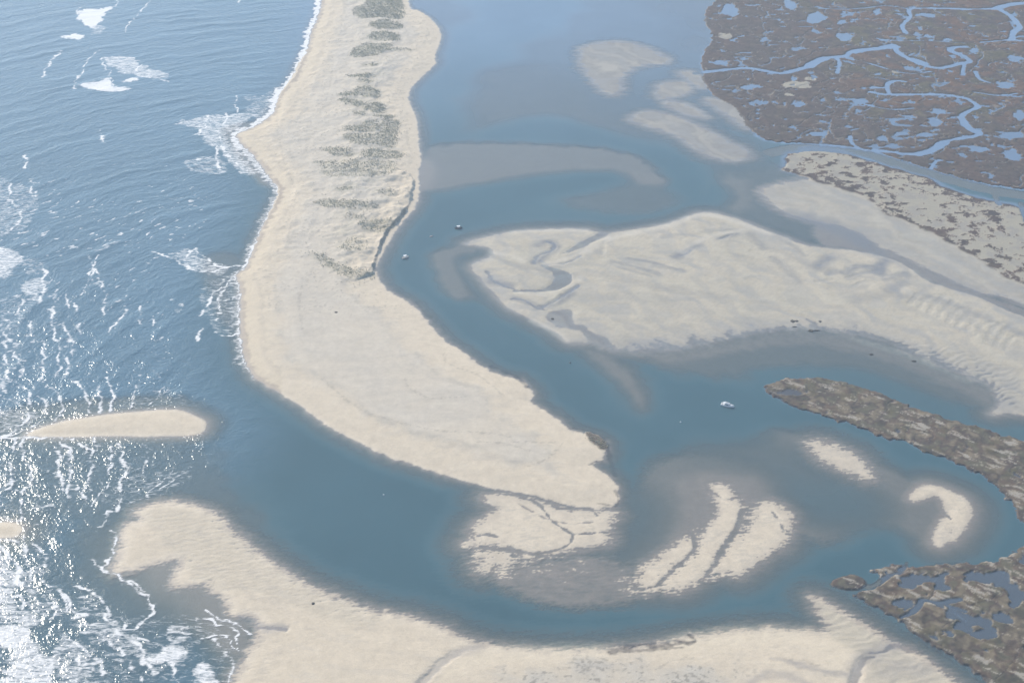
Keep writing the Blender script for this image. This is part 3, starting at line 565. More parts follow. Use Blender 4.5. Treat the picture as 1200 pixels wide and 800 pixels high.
def fl_line(pts, wd=1.1, a=1.0):
    P = smooth_open(G(pts)); sl, d = ldist(P, 18, FW)
    brk = 0.72+0.75*FB[sl]; foam_glint[sl] = np.maximum(foam_glint[sl], np.clip(a*brk, 0, 1)*np.exp(-(d/(wd*(1+.8*N7[sl])))**2))
    foam_glint[sl] = np.maximum(foam_glint[sl], .27*a*np.exp(-(np.maximum(d-1, 0)/(3.2*wd))**2))
def fl_area(pts, a, soft=4):
    s = sdist(smooth_closed(G(pts)), 25)+N20*6+N7*3; global foam_glint
    foam_glint = np.maximum(foam_glint, a*ss(-soft, soft, s))
L_ = [([(135,7),(139,0),(143,-10)],1.5),([(133,7),(120,10),(100,11),(90,17),(93,9)],1.4),([(73,60),(66,66),(60,72),(54,80),(50,90)],1.8),([(118,68),(122,76),(128,85),(131,95),(137,103)],1.5),([(117,58),(105,68),(97,82),(90,95),(87,104)],1.2),([(120,68),(140,67),(157,68)],1.6),([(165,75),(160,84),(165,90),(198,95)],1.2),([(178,0),(168,10),(150,30),(145,38)],1.0),
 ([(30,182),(31,188),(28,197)],2.2),([(117,152),(120,160),(120,168)],1.6),([(278,112),(276,125),(279,132)],1.1),([(245,135),(238,150),(225,160)],1.4),([(267,133),(262,143),(255,150),(258,165),(262,175),(275,190),(290,203)],1.6),([(205,145),(235,140),(260,137),(300,135)],1.5),([(215,190),(240,186),(255,182)],1.2),([(254,170),(256,200)],1.6),
 ([(280,3),(278,0)],1),([(44,225),(40,235)],1.4),([(10,215),(12,228),(16,240)],1.5),([(38,212),(38,230)],1.8),([(25,245),(25,255),(12,270)],1.3),([(100,300),(110,310),(122,345)],1.0),([(178,294),(190,298),(205,303),(220,298),(228,290)],1.6),([(205,303),(220,313),(240,318),(262,314)],1.5),([(228,292),(245,304),(262,312),(280,312)],1.4),([(300,284),(292,302),(284,314)],1.8),
 ([(187,300),(175,308)],1.2),([(48,308),(53,322)],1.5),([(53,322),(49,340),(45,355)],1.8),([(31,350),(22,362),(12,374),(6,388),(13,400)],1.4),([(65,340),(66,352),(58,370),(65,392),(68,400)],1.5),([(78,345),(81,362)],1.2),([(89,355),(90,366)],1.2),([(35,377),(36,390),(41,400)],1.6),([(76,378),(80,393),(83,400)],1.6),([(95,380),(93,392)],1.3),([(125,345),(123,355),(120,368)],1.3),([(147,362),(140,375),(128,388)],1.4),([(166,358),(163,380)],1.3),([(187,395),(180,399)],1.3),([(237,385),(230,398)],1.5),([(262,330),(250,345),(240,360),(234,370)],1.4),([(270,325),(265,335),(258,345),(255,375)],1.2),([(280,345),(270,352),(258,350)],1.2),([(280,390),(265,393),(250,390)],1.2),([(212,357),(208,365)],1.4),([(178,370),(180,380)],1.1),([(112,310),(105,335)],1),([(115,300),(112,312),(105,322),(97,345)],1.1),
 ([(4,400),(8,415),(8,435),(8,452)],1.5),([(17,403),(20,418),(27,438)],1.4),([(52,400),(50,420),(50,445)],1.3),([(70,396),(69,420),(66,440)],1.3),([(85,400),(87,418)],1.2),([(78,420),(76,445)],1.2),([(22,450),(32,458),(36,468),(34,478)],1.5),([(49,465),(55,478),(50,490),(35,502),(5,511)],1.3),([(57,455),(68,465),(74,478),(66,492)],1.3),([(83,444),(96,456),(104,470),(104,483)],1.4),([(113,455),(119,467),(115,484)],1.3),([(125,443),(131,460),(129,481)],1.1),([(160,450),(157,470),(150,480)],1.1),([(192,452),(180,468),(174,479)],1.1),([(200,455),(190,461)],.9),([(0,463),(15,468),(27,476)],1.1),([(33,480),(30,495),(5,511)],1.6),([(-5,512),(30,513),(60,513),(85,515)],1.4),([(105,511),(115,523)],1.2),([(70,515),(80,530),(83,560),(80,582)],1.6),([(62,518),(69,535),(70,560),(75,577)],1.4),([(92,518),(104,530),(109,548),(103,566)],1.3),([(130,522),(132,540),(128,555)],1.1),([(140,520),(145,545),(143,575),(135,598)],1.4),([(168,520),(171,540),(168,555)],1.1),([(128,565),(120,575),(110,590)],1.1),([(101,570),(98,583)],1.5),([(205,550),(192,562),(172,582)],.9),([(222,548),(205,560),(190,575)],.8),([(25,515),(30,540),(40,560),(27,575),(26,600)],1.3),([(12,540),(16,560),(5,575)],1.2),([(17,515),(15,530)],1.2),([(40,595),(62,592)],1.4),([(0,585),(8,598)],1.2),
 ([(128,598),(122,611),(114,619)],1.2),([(133,620),(137,635),(130,650),(122,663)],1.2),([(108,655),(122,669),(140,675),(155,681),(168,692),(175,705),(179,712),(172,724),(158,738)],1.1),([(150,680),(160,690),(172,697)],1.6),([(90,686),(108,692),(120,705),(130,722)],1.5),([(28,630),(33,645),(30,660)],1.1),([(40,637),(50,650),(52,665)],1.1),([(50,672),(62,690),(80,705),(101,722)],1.6),([(60,690),(75,708),(90,720),(105,722)],1.2),([(26,648),(35,670),(45,695),(60,708),(66,718),(60,726)],1.1),([(75,745),(90,753),(100,765),(107,775),(104,788)],1.5),([(120,716),(135,735),(150,748),(160,755),(167,767)],1.7),([(95,738),(120,745),(145,765)],1.3),([(140,722),(155,736),(165,728)],1.0),([(165,748),(190,755),(205,762)],1.2),([(165,770),(178,780),(185,790)],2.2),([(155,776),(165,795)],2.0),([(235,722),(250,728),(270,735),(283,752),(284,760)],.9),([(240,712),(252,724),(275,730),(292,744)],.9),([(250,750),(264,762),(272,775),(273,788),(268,800)],1.5),([(100,790),(115,800)],2),([(197,777),(210,800)],1.5),([(238,745),(262,745),(280,760)],.9),([(0,608),(18,610),(26,604)],1.2),([(0,633),(20,633),(30,640),(33,655)],1.2),([(0,640),(10,652),(18,668),(20,690),(40,722)],2.0),([(24,680),(20,700),(0,690)],2.2),([(90,765),(92,800)],2.0),([(113,770),(116,790)],2.0)]
for p_, w_ in L_: fl_line(p_, w_*1.05)
for p_, a_ in (([(89,17),(100,11),(118,10),(133,7),(124,16),(110,33),(98,28)], .95), ([(70,43),(85,40),(98,41),(96,46),(75,46)], .95), ([(118,68),(155,67),(166,75),(200,90),(165,91),(130,80)], .55), ([(92,99),(115,95),(128,92),(137,102),(156,104),(130,108),(105,104)], .85), ([(135,95),(162,91),(160,96)], .8), ([(106,30),(122,30),(122,40),(108,40)], .45),
               ([(205,143),(245,135),(300,133),(283,148),(268,160),(287,185),(302,206),(280,202),(255,178),(235,165),(225,150)], .52), ([(215,190),(255,182),(272,200),(240,205)], .42), ([(270,105),(300,112),(322,105),(322,130),(300,142),(285,130),(290,120)], .40), ([(175,292),(200,297),(225,290),(245,305),(268,314),(262,325),(240,322),(225,315),(205,303)], .48), ([(238,330),(275,322),(280,350),(281,395),(262,395),(240,370)], .36),
               ([(-20,205),(20,215),(42,222),(45,240),(30,268),(-20,272)], .40), ([(-20,290),(28,297),(18,315),(8,325),(-20,322)], .60), ([(28,303),(48,302),(50,320),(30,322)], .38), ([(25,330),(53,322),(50,340),(45,355),(30,345)], .55), ([(-20,480),(40,480),(34,500),(0,512),(-20,512)], .42), ([(0,350),(45,350),(30,380),(0,400)], .35),
               ([(140,470),(200,455),(235,480),(200,482),(150,482)], .28), ([(120,570),(200,545),(230,555),(180,585),(140,600),(115,590)], .33),
               ([(-30,640),(10,650),(22,676),(20,700),(48,728),(10,736),(-30,736)], .56), ([(22,660),(40,680),(60,715),(40,722),(22,700)], .45), ([(-30,735),(25,728),(38,745),(15,757),(-30,757)], .72), ([(18,752),(35,748),(62,776),(60,830),(-20,830),(5,790)], .66), ([(62,745),(90,745),(110,780),(105,830),(65,830)], .50), ([(80,730),(130,726),(160,748),(165,768),(130,766),(100,745)], .50), ([(170,775),(200,755),(220,768),(205,775),(190,776)], .68), ([(195,732),(215,730),(225,738),(215,752),(198,752)], .5), ([(230,782),(240,777),(264,800),(264,840),(228,840)], .66), ([(90,700),(110,700),(125,722),(100,726)], .42), ([(40,700),(60,690),(100,722),(80,726)], .42), ([(40,640),(54,655),(50,672),(40,660)], .45), ([(110,730),(240,720),(280,770),(262,820),(110,820)], .32), ([(-20,440),(20,440),(20,640),(-20,640)], .26)):
    fl_area(p_, a_)
# surf along the outer beach: swash line plus combed foam
sp = R['spit']; west = (X < g(400, 300)[0]*0 + np.interp(Y, [g(300, 444)[1], g(300, 320)[1], g(320, 215)[1], g(300, 150)[1], g(400, 0)[1], 3000], [g(330, 450)[0], g(330, 320)[0], g(350, 215)[0], g(350, 150)[0], g(410, 0)[0], g(410, 0)[0]]))
swash = ss(-11, -5, sp+N7*4+N20*4)*ss(-0.5, -2.0, sp+N7*.6)*west*ss(g(600, 460)[1], g(600, 420)[1], Y)
widen = ss(g(600, 260)[1], g(600, 120)[1], Y)
foam_glint = np.maximum(foam_glint, swash*(0.45+.35*widen)); 
sw2 = np.exp(-((sp+1.6+N7*.8)/0.9)**2)*west*ss(g(600, 470)[1], g(600, 430)[1], Y); foam_glint = np.maximum(foam_glint, sw2*.8)
bs = R['beach']; foam_glint = np.maximum(foam_glint, .30*np.exp(-((bs+3+N7*2)/1.2)**2)*(X < g(300, 700)[0]))
# scattered whitecaps, and sun glints on crests painted white, through the outer water
rip = ss(g(600, 60)[1], g(600, 420)[1], Y)*ss(g(300, 400)[0], g(120, 400)[0], X)
foam_glint = np.maximum(foam_glint, 0.60*sea*ss(0.50, 0.85, crestn+.3*N20+.2*N7)*(0.05+.95*rip)*ss(-.15, .25, N60+.1))
stk = perlin(Uw/4.2, V/13, 301)+.55*perlin(Uw/2.2+7, V/8, 302)+.35*N20
band = ss(g(600, 120)[1], g(600, 260)[1], Y)*ss(g(330, 400)[0], g(150, 400)[0], X)*ss(.75, 1, sea)
foam_glint = np.maximum(foam_glint, .60*band*ss(.42, .80, stk+.25*crestn)*ss(-.55, .2, N60+N200*.5))
foam_glint *= (H < 0.1)
depth = np.maximum(0, -H)
sky_tint = np.maximum.reduce([ss(-6, 2, so)*1.0, ss(-1, 2, sg)*.45, ss(-1, 2, sf)*.6, ss(-5, 3, sn)*.7, .55*ss(g(600, 230)[1], g(600, 10)[1], Y)]).astype(np.float32)  # sky reflection painted in: bluer, denser water in ponds, creeks, upper lagoon
calm = np.clip(sea, 0, 1)

Wm = NT("sea_water")
d = Wm.attr('depth'); seaA = Wm.attr('sea'); fo = Wm.attr('foam_glint')
geo = Wm.n("ShaderNodeNewGeometry"); pos = geo.outputs['Position']
T = Wm.n("ShaderNodeCombineColor"); 
for i, k in enumerate((0.66, 0.83, 0.86)): Wm.link(Wm.math('POWER', k, d), T.inputs[i])
tr = Wm.n("ShaderNodeBsdfTransparent", i_Color=T.outputs[0])
scat = Wm.math('SUBTRACT', 1.0, Wm.math('POWER', Wm.math('MULTIPLY_ADD', Wm.attr('sky_tint'), -0.47, 0.48), d))
ramp = Wm.n("ShaderNodeValToRGB", i_Fac=Wm.math('DIVIDE', d, 5.0)); cr = ramp.color_ramp; cr.interpolation = 'B_SPLINE'
cr.elements[0].position = 0.0; cr.elements[0].color = (.165, .160, .150, 1)
cr.elements[1].position = 1.0; cr.elements[1].color = (.042, .092, .108, 1)
for p_, c_ in ((.2, (.125, .155, .158, 1)), (.45, (.080, .152, .170, 1)), (.7, (.054, .118, .138, 1))):
    e = cr.elements.new(p_); e.color = c_
nb = Wm.n("ShaderNodeTexNoise", i_Vector=pos, i_Scale=0.012, i_Detail=4.0, i_Roughness=0.6)
nbv = Wm.math('MULTIPLY_ADD', nb.outputs[0], 0.3, 0.85)
mixs = Wm.n("ShaderNodeMix", data_type='RGBA'); Wm.link(Wm.attr('sky_tint'), mixs.inputs[0]); Wm.link(ramp.outputs[0], mixs.inputs[6]); mixs.inputs[7].default_value = (.185, .27, .39, 1)  # blue body colour stands in for reflected sky
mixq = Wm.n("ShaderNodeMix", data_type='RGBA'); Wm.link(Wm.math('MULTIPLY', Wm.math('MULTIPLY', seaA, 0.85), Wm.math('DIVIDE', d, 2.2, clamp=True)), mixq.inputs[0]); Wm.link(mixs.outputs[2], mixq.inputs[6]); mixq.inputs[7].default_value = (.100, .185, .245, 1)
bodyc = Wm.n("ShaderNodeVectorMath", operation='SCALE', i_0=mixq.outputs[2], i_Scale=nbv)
# wind ripples: stretched along the crests outside, faint inside
uv = Wm.n("ShaderNodeCombineXYZ", i_X=Wm.attr('u'), i_Y=Wm.math('MULTIPLY', Wm.attr('v'), 0.33), i_Z=0.0)
w1 = Wm.n("ShaderNodeTexNoise", i_Vector=uv.outputs[0], i_Scale=0.30, i_Detail=2.5, i_Roughness=0.55)
w2 = Wm.n("ShaderNodeTexNoise", i_Vector=pos, i_Scale=0.42, i_Detail=2.0, i_Roughness=0.55)
hgt = Wm.math('ADD', Wm.math('MULTIPLY', w1.outputs[0], 1.0), Wm.math('MULTIPLY', w2.outputs[0], 0.35))
bst = Wm.math('MULTIPLY_ADD', seaA, 0.95, 0.05)
bp = Wm.n("ShaderNodeBump", i_Strength=bst, i_Distance=0.74, i_Height=hgt)
df = Wm.n("ShaderNodeBsdfDiffuse", i_Color=bodyc.outputs[0], i_Normal=bp.outputs[0])
m0 = Wm.n("ShaderNodeMixShader", i_0=scat, i_1=tr.outputs[0], i_2=df.outputs[0])
gl = Wm.n("ShaderNodeBsdfGlossy", i_Color=(1, 1, 1, 1), i_Roughness=0.15, i_Normal=bp.outputs[0])
fr = Wm.n("ShaderNodeFresnel", i_IOR=Wm.math('MULTIPLY_ADD', geo.outputs['Backfacing'], 1/1.333-1.333, 1.333), i_Normal=bp.outputs[0])
m1_ = Wm.n("ShaderNodeMixShader", i_0=fr.outputs[0], i_1=m0.outputs[0], i_2=gl.outputs[0])
sx_ = Wm.n("ShaderNodeMapping", i_Vector=pos, i_Scale=(0.35, 1.0, 1.0))
f1 = Wm.n("ShaderNodeTexNoise", i_Vector=sx_.outputs[0], i_Scale=0.42, i_Detail=6.0, i_Roughness=0.72, i_Distortion=0.8)
fm = Wm.math('ADD', fo, Wm.math('MULTIPLY_ADD', f1.outputs[0], 1.7, -0.85))
fmask = Wm.maprange(fm, 0.36, 0.74)
fmask = Wm.math('MULTIPLY', fmask, Wm.math('MULTIPLY', Wm.math('GREATER_THAN', fo, 0.06), 0.92))
fd = Wm.n("ShaderNodeBsdfDiffuse", i_Color=(.86, .84, .80, 1), i_Normal=bp.outputs[0])
m2_ = Wm.n("ShaderNodeMixShader", i_0=fmask, i_1=m1_.outputs[0], i_2=fd.outputs[0])
Wm.link(m2_.outputs[0], Wm.out.inputs[0]); water_mat = Wm.m

# ------------------------------------------------------------------ land objects: cut the one sheet into its named places
fc = lambda F: (F[:-1, :-1]+F[1:, :-1]+F[:-1, 1:]+F[1:, 1:])/4
Hc = fc(H); owner = np.zeros(Hc.shape, np.int16)
names = [("seabed", "seabed", "pale sandy bed seen through the shallows of the inlet")]
def own(field, thr, name, cat, label, hmin=-0.35):
    names.append((name, cat, label)); owner[(fc(field) > thr) & (Hc > hmin)] = len(names)-1
T0 = -7
own(R['spit'], T0, "sand_spit", "sand spit", "long pale barrier spit with grassy dunes between the surf and the blue channel")
own(R['lobe'], -6, "sandbar", "sandbar", "gullied sand lobe just below the rounded tip of the spit"); own(R['low1'], -6, "sandbar", "sandbar", "small streaky patch of sand at the water's edge below the gullied lobe")
own(R['bar1'], -2.5, "sandbar", "sandbar", "narrow sandbar, leftmost of the three parallel bars in the lower bend"); own(R['bar3'], -5, "sandbar", "sandbar", "broad sandbar, rightmost of the three parallel bars in the lower bend")
own(R['bar2'], -2.5, "sandbar", "sandbar", "long curved sandbar, middle of the three parallel bars in the lower bend")
own(R['bard'], -5, "sandbar", "sandbar", "faint streaky sandbar between the cruiser's channel and the hooked bar"); own(R['bare'], -4, "sandbar", "sandbar", "hooked sandbar like a claw near the end of the marsh island")
own(R['beach'], T0, "beach", "beach", "wide sandy beach along the bottom of the photo with a combed left edge")
own(R['jbar'], -4, "sandbar", "sandbar", "smooth spindle-shaped sandbar lying alone in the surf"); own(R['kbar'], -4, "sandbar", "sandbar", "tip of a small sandbar cut off by the left edge of the photo")
own(R['flat'], T0, "tidal_flat", "tidal flat", "huge rippled sand flat right of the channel with bluish troughs"); own(R['mflat'], T0, "tidal_flat", "tidal flat", "smooth damp sand flat running below the patchy marsh")
own(R['pbar'], -8, "sandbar", "sandbar", "faint comma-shaped bar alone in the pale upper lagoon")
ql = ["small blunt bar nearest left of the upper marsh corner", "thin arched bar touching the upper marsh corner", "thin pale bar between the blunt bar and the long one", "long ribbed bar slanting down to the right below the marsh corner", "thin pale strip of sand along the marsh's left shore"]
for k in range(5): own(R['q%d' % k], -6, "sandbar", "sandbar", ql[k])
own(sn, -4, "sandy_marsh", "marsh", "patchy marsh of dark tufts on pale sand beside the wide creek")
own(so, 0, "salt_marsh", "marsh", "brown salt marsh full of blue ponds and winding creeks"); own(sf, -1, "marsh_island", "marsh", "long grey-brown marsh island with pale streaks, right of the cruiser")
own(sg, -1, "salt_marsh", "marsh", "mottled brown and olive marsh with ponds in the lower right corner"); own(sh, -1, "marsh_islet", "marsh", "tiny round brown islet off the marsh point")
wetv = ss(0.35, 0.02, H)*(1-np.clip(veg, 0, 1))
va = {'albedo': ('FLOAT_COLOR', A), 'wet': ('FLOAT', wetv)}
gyH, gxH = np.gradient(H, gy, gx); NR = np.stack([-gxH, -gyH, np.ones_like(H)], -1); NR /= np.linalg.norm(NR, axis=-1, keepdims=True)
for k, (nm, cat, lab) in enumerate(names):
    if not (owner == k).any(): continue
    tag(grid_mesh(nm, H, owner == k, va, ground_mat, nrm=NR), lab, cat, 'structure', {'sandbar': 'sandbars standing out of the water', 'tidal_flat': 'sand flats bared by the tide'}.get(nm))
wet_cells = (fc((H < 0.5).astype(np.float32)) > 0)
fu = {'depth': ('FLOAT', depth), 'sea': ('FLOAT', calm), 'foam_glint': ('FLOAT', foam_glint), 'sky_tint': ('FLOAT', sky_tint), 'u': ('FLOAT', Uw), 'v': ('FLOAT', V)}
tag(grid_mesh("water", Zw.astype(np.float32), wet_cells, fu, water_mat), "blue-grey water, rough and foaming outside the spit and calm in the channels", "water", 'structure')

# ------------------------------------------------------------------ helpers for heights
def hz(x, y):
    i = min(max(np.searchsorted(gx, x)-1, 0), NX-2); j = min(max(np.searchsorted(gy, y)-1, 0), NY-2)
    tx = (x-gx[i])/(gx[i+1]-gx[i]); ty = (y-gy[j])/(gy[j+1]-gy[j])
    return float((H[j, i]*(1-tx)+H[j, i+1]*tx)*(1-ty)+(H[j+1, i]*(1-tx)+H[j+1, i+1]*tx)*ty)
def simple(name, colr, rough=0.5, noise=0.12, metal=0.0):
    m = NT(name); g_ = m.n("ShaderNodeTexCoord"); nn = m.n("ShaderNodeTexNoise", i_Vector=g_.outputs['Object'], i_Scale=3.0, i_Detail=4.0)
    vv = m.math('MULTIPLY_ADD', nn.outputs[0], noise*2, 1-noise)
    sc_ = m.n("ShaderNodeVectorMath", operation='SCALE', i_0=colr[:3], i_Scale=vv)
    b = m.n("ShaderNodeBsdfPrincipled", i_Base_Color=sc_.outputs[0], i_Roughness=rough, i_Metallic=metal)
    m.link(b.outputs[0], m.out.inputs[0]); return m.m

# ------------------------------------------------------------------ dune grass: tufts of blades
rng = np.random.default_rng(5)
TX, TY, TR = [], [], []
for pts, dn in grass_patches:
    P = smooth_closed(G(pts)); s = sdist(P, 30)+N7*3+N20*3
    x0, y0 = P.min(0)-6; x1, y1 = P.max(0)+6; n = int((x1-x0)*(y1-y0)*(1.0 if dn > .1 else .3)*dn)
    n = min(n, 26000); xs = rng.uniform(x0, x1, n); ys = rng.uniform(y0, y1, n)
    i = np.clip(np.searchsorted(gx, xs)-1, 0, NX-2); j = np.clip(np.searchsorted(gy, ys)-1, 0, NY-2)
    keep = (s[j, i] > rng.uniform(-3, 1.5, n)) & (SH[j, i]+.4*N20[j, i]+rng.normal(0, .18, n) > (-.35 if dn > .7 else -.12 if dn > .3 else .12)) & (H[j, i] > .3)
    TX.append(xs[keep]); TY.append(ys[keep]); TR.append(rng.uniform(.7, 1.3, keep.sum()))
TX, TY, TR = map(np.concatenate, (TX, TY, TR)); nT = len(TX); print("tufts", nT)
i = np.clip(np.searchsorted(gx, TX)-1, 0, NX-2); j = np.clip(np.searchsorted(gy, TY)-1, 0, NY-2); TZ = H[j, i]-0.05
NB = 6; ang = rng.uniform(0, 2*np.pi, (nT, NB)); lean = rng.uniform(.25, .75, (nT, NB))*TR[:, None]; hh = rng.uniform(.4, .8, (nT, NB))*TR[:, None]
bx_, by_ = TX[:, None], TY[:, None]; pw = .16
ca, sa = np.cos(ang), np.sin(ang)
v0 = np.stack([bx_-sa*pw, by_+ca*pw, np.repeat(TZ[:, None], NB, 1)], -1); v1 = np.stack([bx_+sa*pw, by_-ca*pw, np.repeat(TZ[:, None], NB, 1)], -1)
v2 = np.stack([bx_+ca*lean+sa*.05, by_+sa*lean-ca*.05, TZ[:, None]+hh], -1); v3 = np.stack([bx_+ca*lean-sa*.05, by_+sa*lean+ca*.05, TZ[:, None]+hh*.98], -1)
co = np.stack([v0, v1, v2, v3], 2).reshape(-1, 3).astype(np.float32); nf = nT*NB
me = bpy.data.meshes.new("dune_grass"); me.vertices.add(nf*4); me.vertices.foreach_set('co', co.ravel()); me.loops.add(nf*4); me.loops.foreach_set('vertex_index', np.arange(nf*4, dtype=np.int32))
me.polygons.add(nf); me.polygons.foreach_set('loop_start', np.arange(0, nf*4, 4, dtype=np.int32)); me.polygons.foreach_set('loop_total', np.full(nf, 4, np.int32)); me.update(calc_edges=True)
gm = NT("dune_grass_blades"); ge = gm.n("ShaderNodeNewGeometry"); nn = gm.n("ShaderNodeTexNoise", i_Vector=ge.outputs['Position'], i_Scale=0.25, i_Detail=3.0)
rp_ = gm.n("ShaderNodeValToRGB", i_Fac=nn.outputs[0]); rp_.color_ramp.elements[0].position = .35; rp_.color_ramp.elements[0].color = (.34, .325, .22, 1); rp_.color_ramp.elements[1].position = .65; rp_.color_ramp.elements[1].color = (.47, .44, .32, 1)
b_ = gm.n("ShaderNodeBsdfPrincipled", i_Base_Color=rp_.outputs[0], i_Roughness=.8); gm.link(b_.outputs[0], gm.out.inputs[0]); me.materials.append(gm.m)
o = bpy.data.objects.new("dune_grass", me); C.objects.link(o); tag(o, "dull green beach grass in ragged patches on the dunes of the spit", "grass", 'stuff')

# ------------------------------------------------------------------ boats
def mesh_obj(name, vs, fs, mat, parent=None, bevel=0, smooth=False):
    me = bpy.data.meshes.new(name); me.from_pydata(vs, [], fs); me.update()
    if smooth:
        for p in me.polygons: p.use_smooth = True
    me.materials.append(mat); o = bpy.data.objects.new(name, me); C.objects.link(o)
    if parent: o.parent = parent
    if bevel: b = o.modifiers.new("bevel", 'BEVEL'); b.width = bevel; b.segments = 2
    return o
def loft(sections, cap=True):
    vs, fs = [], []; m = len(sections[0])
    for s in sections: vs += s
    for a in range(len(sections)-1):
        for k in range(m): fs.append((a*m+k, a*m+(k+1) % m, (a+1)*m+(k+1) % m, (a+1)*m+k))
    if cap: fs.append(tuple(range(m))[::-1]); fs.append(tuple((len(sections)-1)*m+k for k in range(m)))
    return vs, fs
def boxm(x0, x1, y0, y1, z0, z1, tx=0., ty=0.):
    vs = [(x0, y0, z0), (x1, y0, z0), (x1, y1, z0), (x0, y1, z0), (x0+tx, y0+ty, z1), (x1-tx, y0+ty, z1), (x1-tx, y1-ty, z1), (x0+tx, y1-ty, z1)]
    return vs, [(0, 3, 2, 1), (4, 5, 6, 7), (0, 1, 5, 4), (1, 2, 6, 5), (2, 3, 7, 6), (3, 0, 4, 7)]
def join(*ms):
    vs, fs = [], []
    for v_, f_ in ms: n = len(vs); vs += v_; fs += [tuple(i+n for i in q) for q in f_]
    return vs, fs
def rod(a, b, r=.03, n=6):
    from mathutils import Vector
    a, b = Vector(a), Vector(b); z = (b-a).normalized(); x = z.orthogonal().normalized(); y = z.cross(x)
    return loft([[tuple(p+(x*math.cos(2*math.pi*k/n)+y*math.sin(2*math.pi*k/n))*r) for k in range(n)] for p in (a, b)])
def hull(Lh, B, free, sheer=.35, inner=True):
    """open hull: outer skin, gunwale, inner well and sole; bow towards +X"""
    secs = []; N = 12
    for k in range(N+1):
        t = k/N; x = -Lh/2+Lh*t
        hb = B/2*(0.88+.12*min(1, t*3))*(1-max(0, (t-.45)/.55)**2.2) + 0.02
        zt = free+sheer*t**2; ch = hb*(.86-.35*max(0, t-.5)); zc = -.05+.45*max(0, t-.6)**1.3; kz = -.38+.62*max(0, (t-.72)/.28)**2*.9
        inn = max(hb-.16, .012); zi = free*.38 if t < .93 else zt-.04
        secs.append([(x, 0, kz), (x, ch, zc), (x, hb, zt), (x, inn, zt), (x, inn*.93, zi), (x, 0, zi), (x, -inn*.93, zi), (x, -inn, zt), (x, -hb, zt), (x, -ch, zc)])
    return loft(secs)
white = simple("white_gelcoat", (.80, .80, .78), .3, .05); offw = simple("offwhite_deck", (.62, .60, .55), .6, .1); glass = simple("dark_glass", (.02, .025, .03), .08, .1)
navy = simple("dark_hull_paint", (.03, .04, .07), .35, .1); black = simple("outboard_black", (.03, .03, .035), .35, .1); steel = simple("steel_rail", (.55, .56, .57), .3, .05, .9); greyp = simple("grey_rubber", (.30, .31, .32), .7, .1)
def outboard(root, x, y=0, s=1.0):
    e = mesh_obj("outboard_motor", *join(boxm(x-.55*s, x-.05*s, y-.2*s, y+.2*s, .65*s, 1.15*s, .07, .05), boxm(x-.4*s, x-.2*s, y-.08*s, y+.08*s, -.35*s, .65*s)), black, root, .04)
def place(root, px, py, yaw): xx, yy = g(px, py); root.location = (float(xx), float(yy), 0.03); root.rotation_euler = (0, 0, math.radians(yaw))
def root_(name, label, group=None):
    r = bpy.data.objects.new(name, None); C.objects.link(r); r['label'] = label; r['category'] = "boat"
    if group: r['group'] = group
    return r
# cabin cruiser
r = root_("motor_cruiser", "white cabin cruiser with dark side windows, anchored between the rippled flat and the marsh island")
mesh_obj("hull", *hull(10.6, 3.5, 1.25, .55), white, r)
mesh_obj("deck", *boxm(.9, 4.2, -.95, .95, 1.3, 1.62, .5, .35), white, r, .12)
mesh_obj("cabin", *boxm(-2.6, 1.6, -1.25, 1.25, .5, 2.25, .35, .18), white, r, .1)
mesh_obj("cabin_window", *boxm(-2.0, 1.0, 1.12, 1.22, 1.45, 1.95), glass, r); mesh_obj("cabin_window", *boxm(-2.0, 1.0, -1.22, -1.12, 1.45, 1.95), glass, r)
mesh_obj("windshield", *boxm(1.28, 1.52, -.95, .95, 1.5, 2.05, .05, .05), glass, r)
mesh_obj("roof", *boxm(-3.6, 1.5, -1.3, 1.3, 2.26, 2.38), white, r, .05)
fb = mesh_obj("flybridge", *join(boxm(-2.0, .2, -1.0, -.92, 2.39, 2.95), boxm(-2.0, .2, .92, 1.0, 2.39, 2.95), boxm(.12, .22, -.92, .92, 2.39, 3.05), boxm(-1.5, -1.0, -.5, .5, 2.39, 2.85)), white, r, .03)
mesh_obj("mast", *join(rod((-1.9, 0, 2.38), (-2.1, 0, 4.6)), rod((-2.05, -.5, 3.7), (-2.05, .5, 3.7))), steel, r)
mesh_obj("bow_rail", *join(*[rod((x_, y_, 1.4+.1*(x_ > 3)), (x_, y_, 2.15)) for x_, y_ in ((1.8, 1.15), (3.2, .72), (4.4, .28), (1.8, -1.15), (3.2, -.72), (4.4, -.28))], rod((1.8, 1.15, 2.15), (3.2, .72, 2.15)), rod((3.2, .72, 2.15), (4.4, .28, 2.15)), rod((4.4, .28, 2.15), (4.4, -.28, 2.15)), rod((1.8, -1.15, 2.15), (3.2, -.72, 2.15)), rod((3.2, -.72, 2.15), (4.4, -.28, 2.15))), steel, r)
mesh_obj("transom_seat", *boxm(-4.9, -4.3, -1.2, 1.2, .5, .95), offw, r, .05)
place(r, 852.5, 475.5, -24)
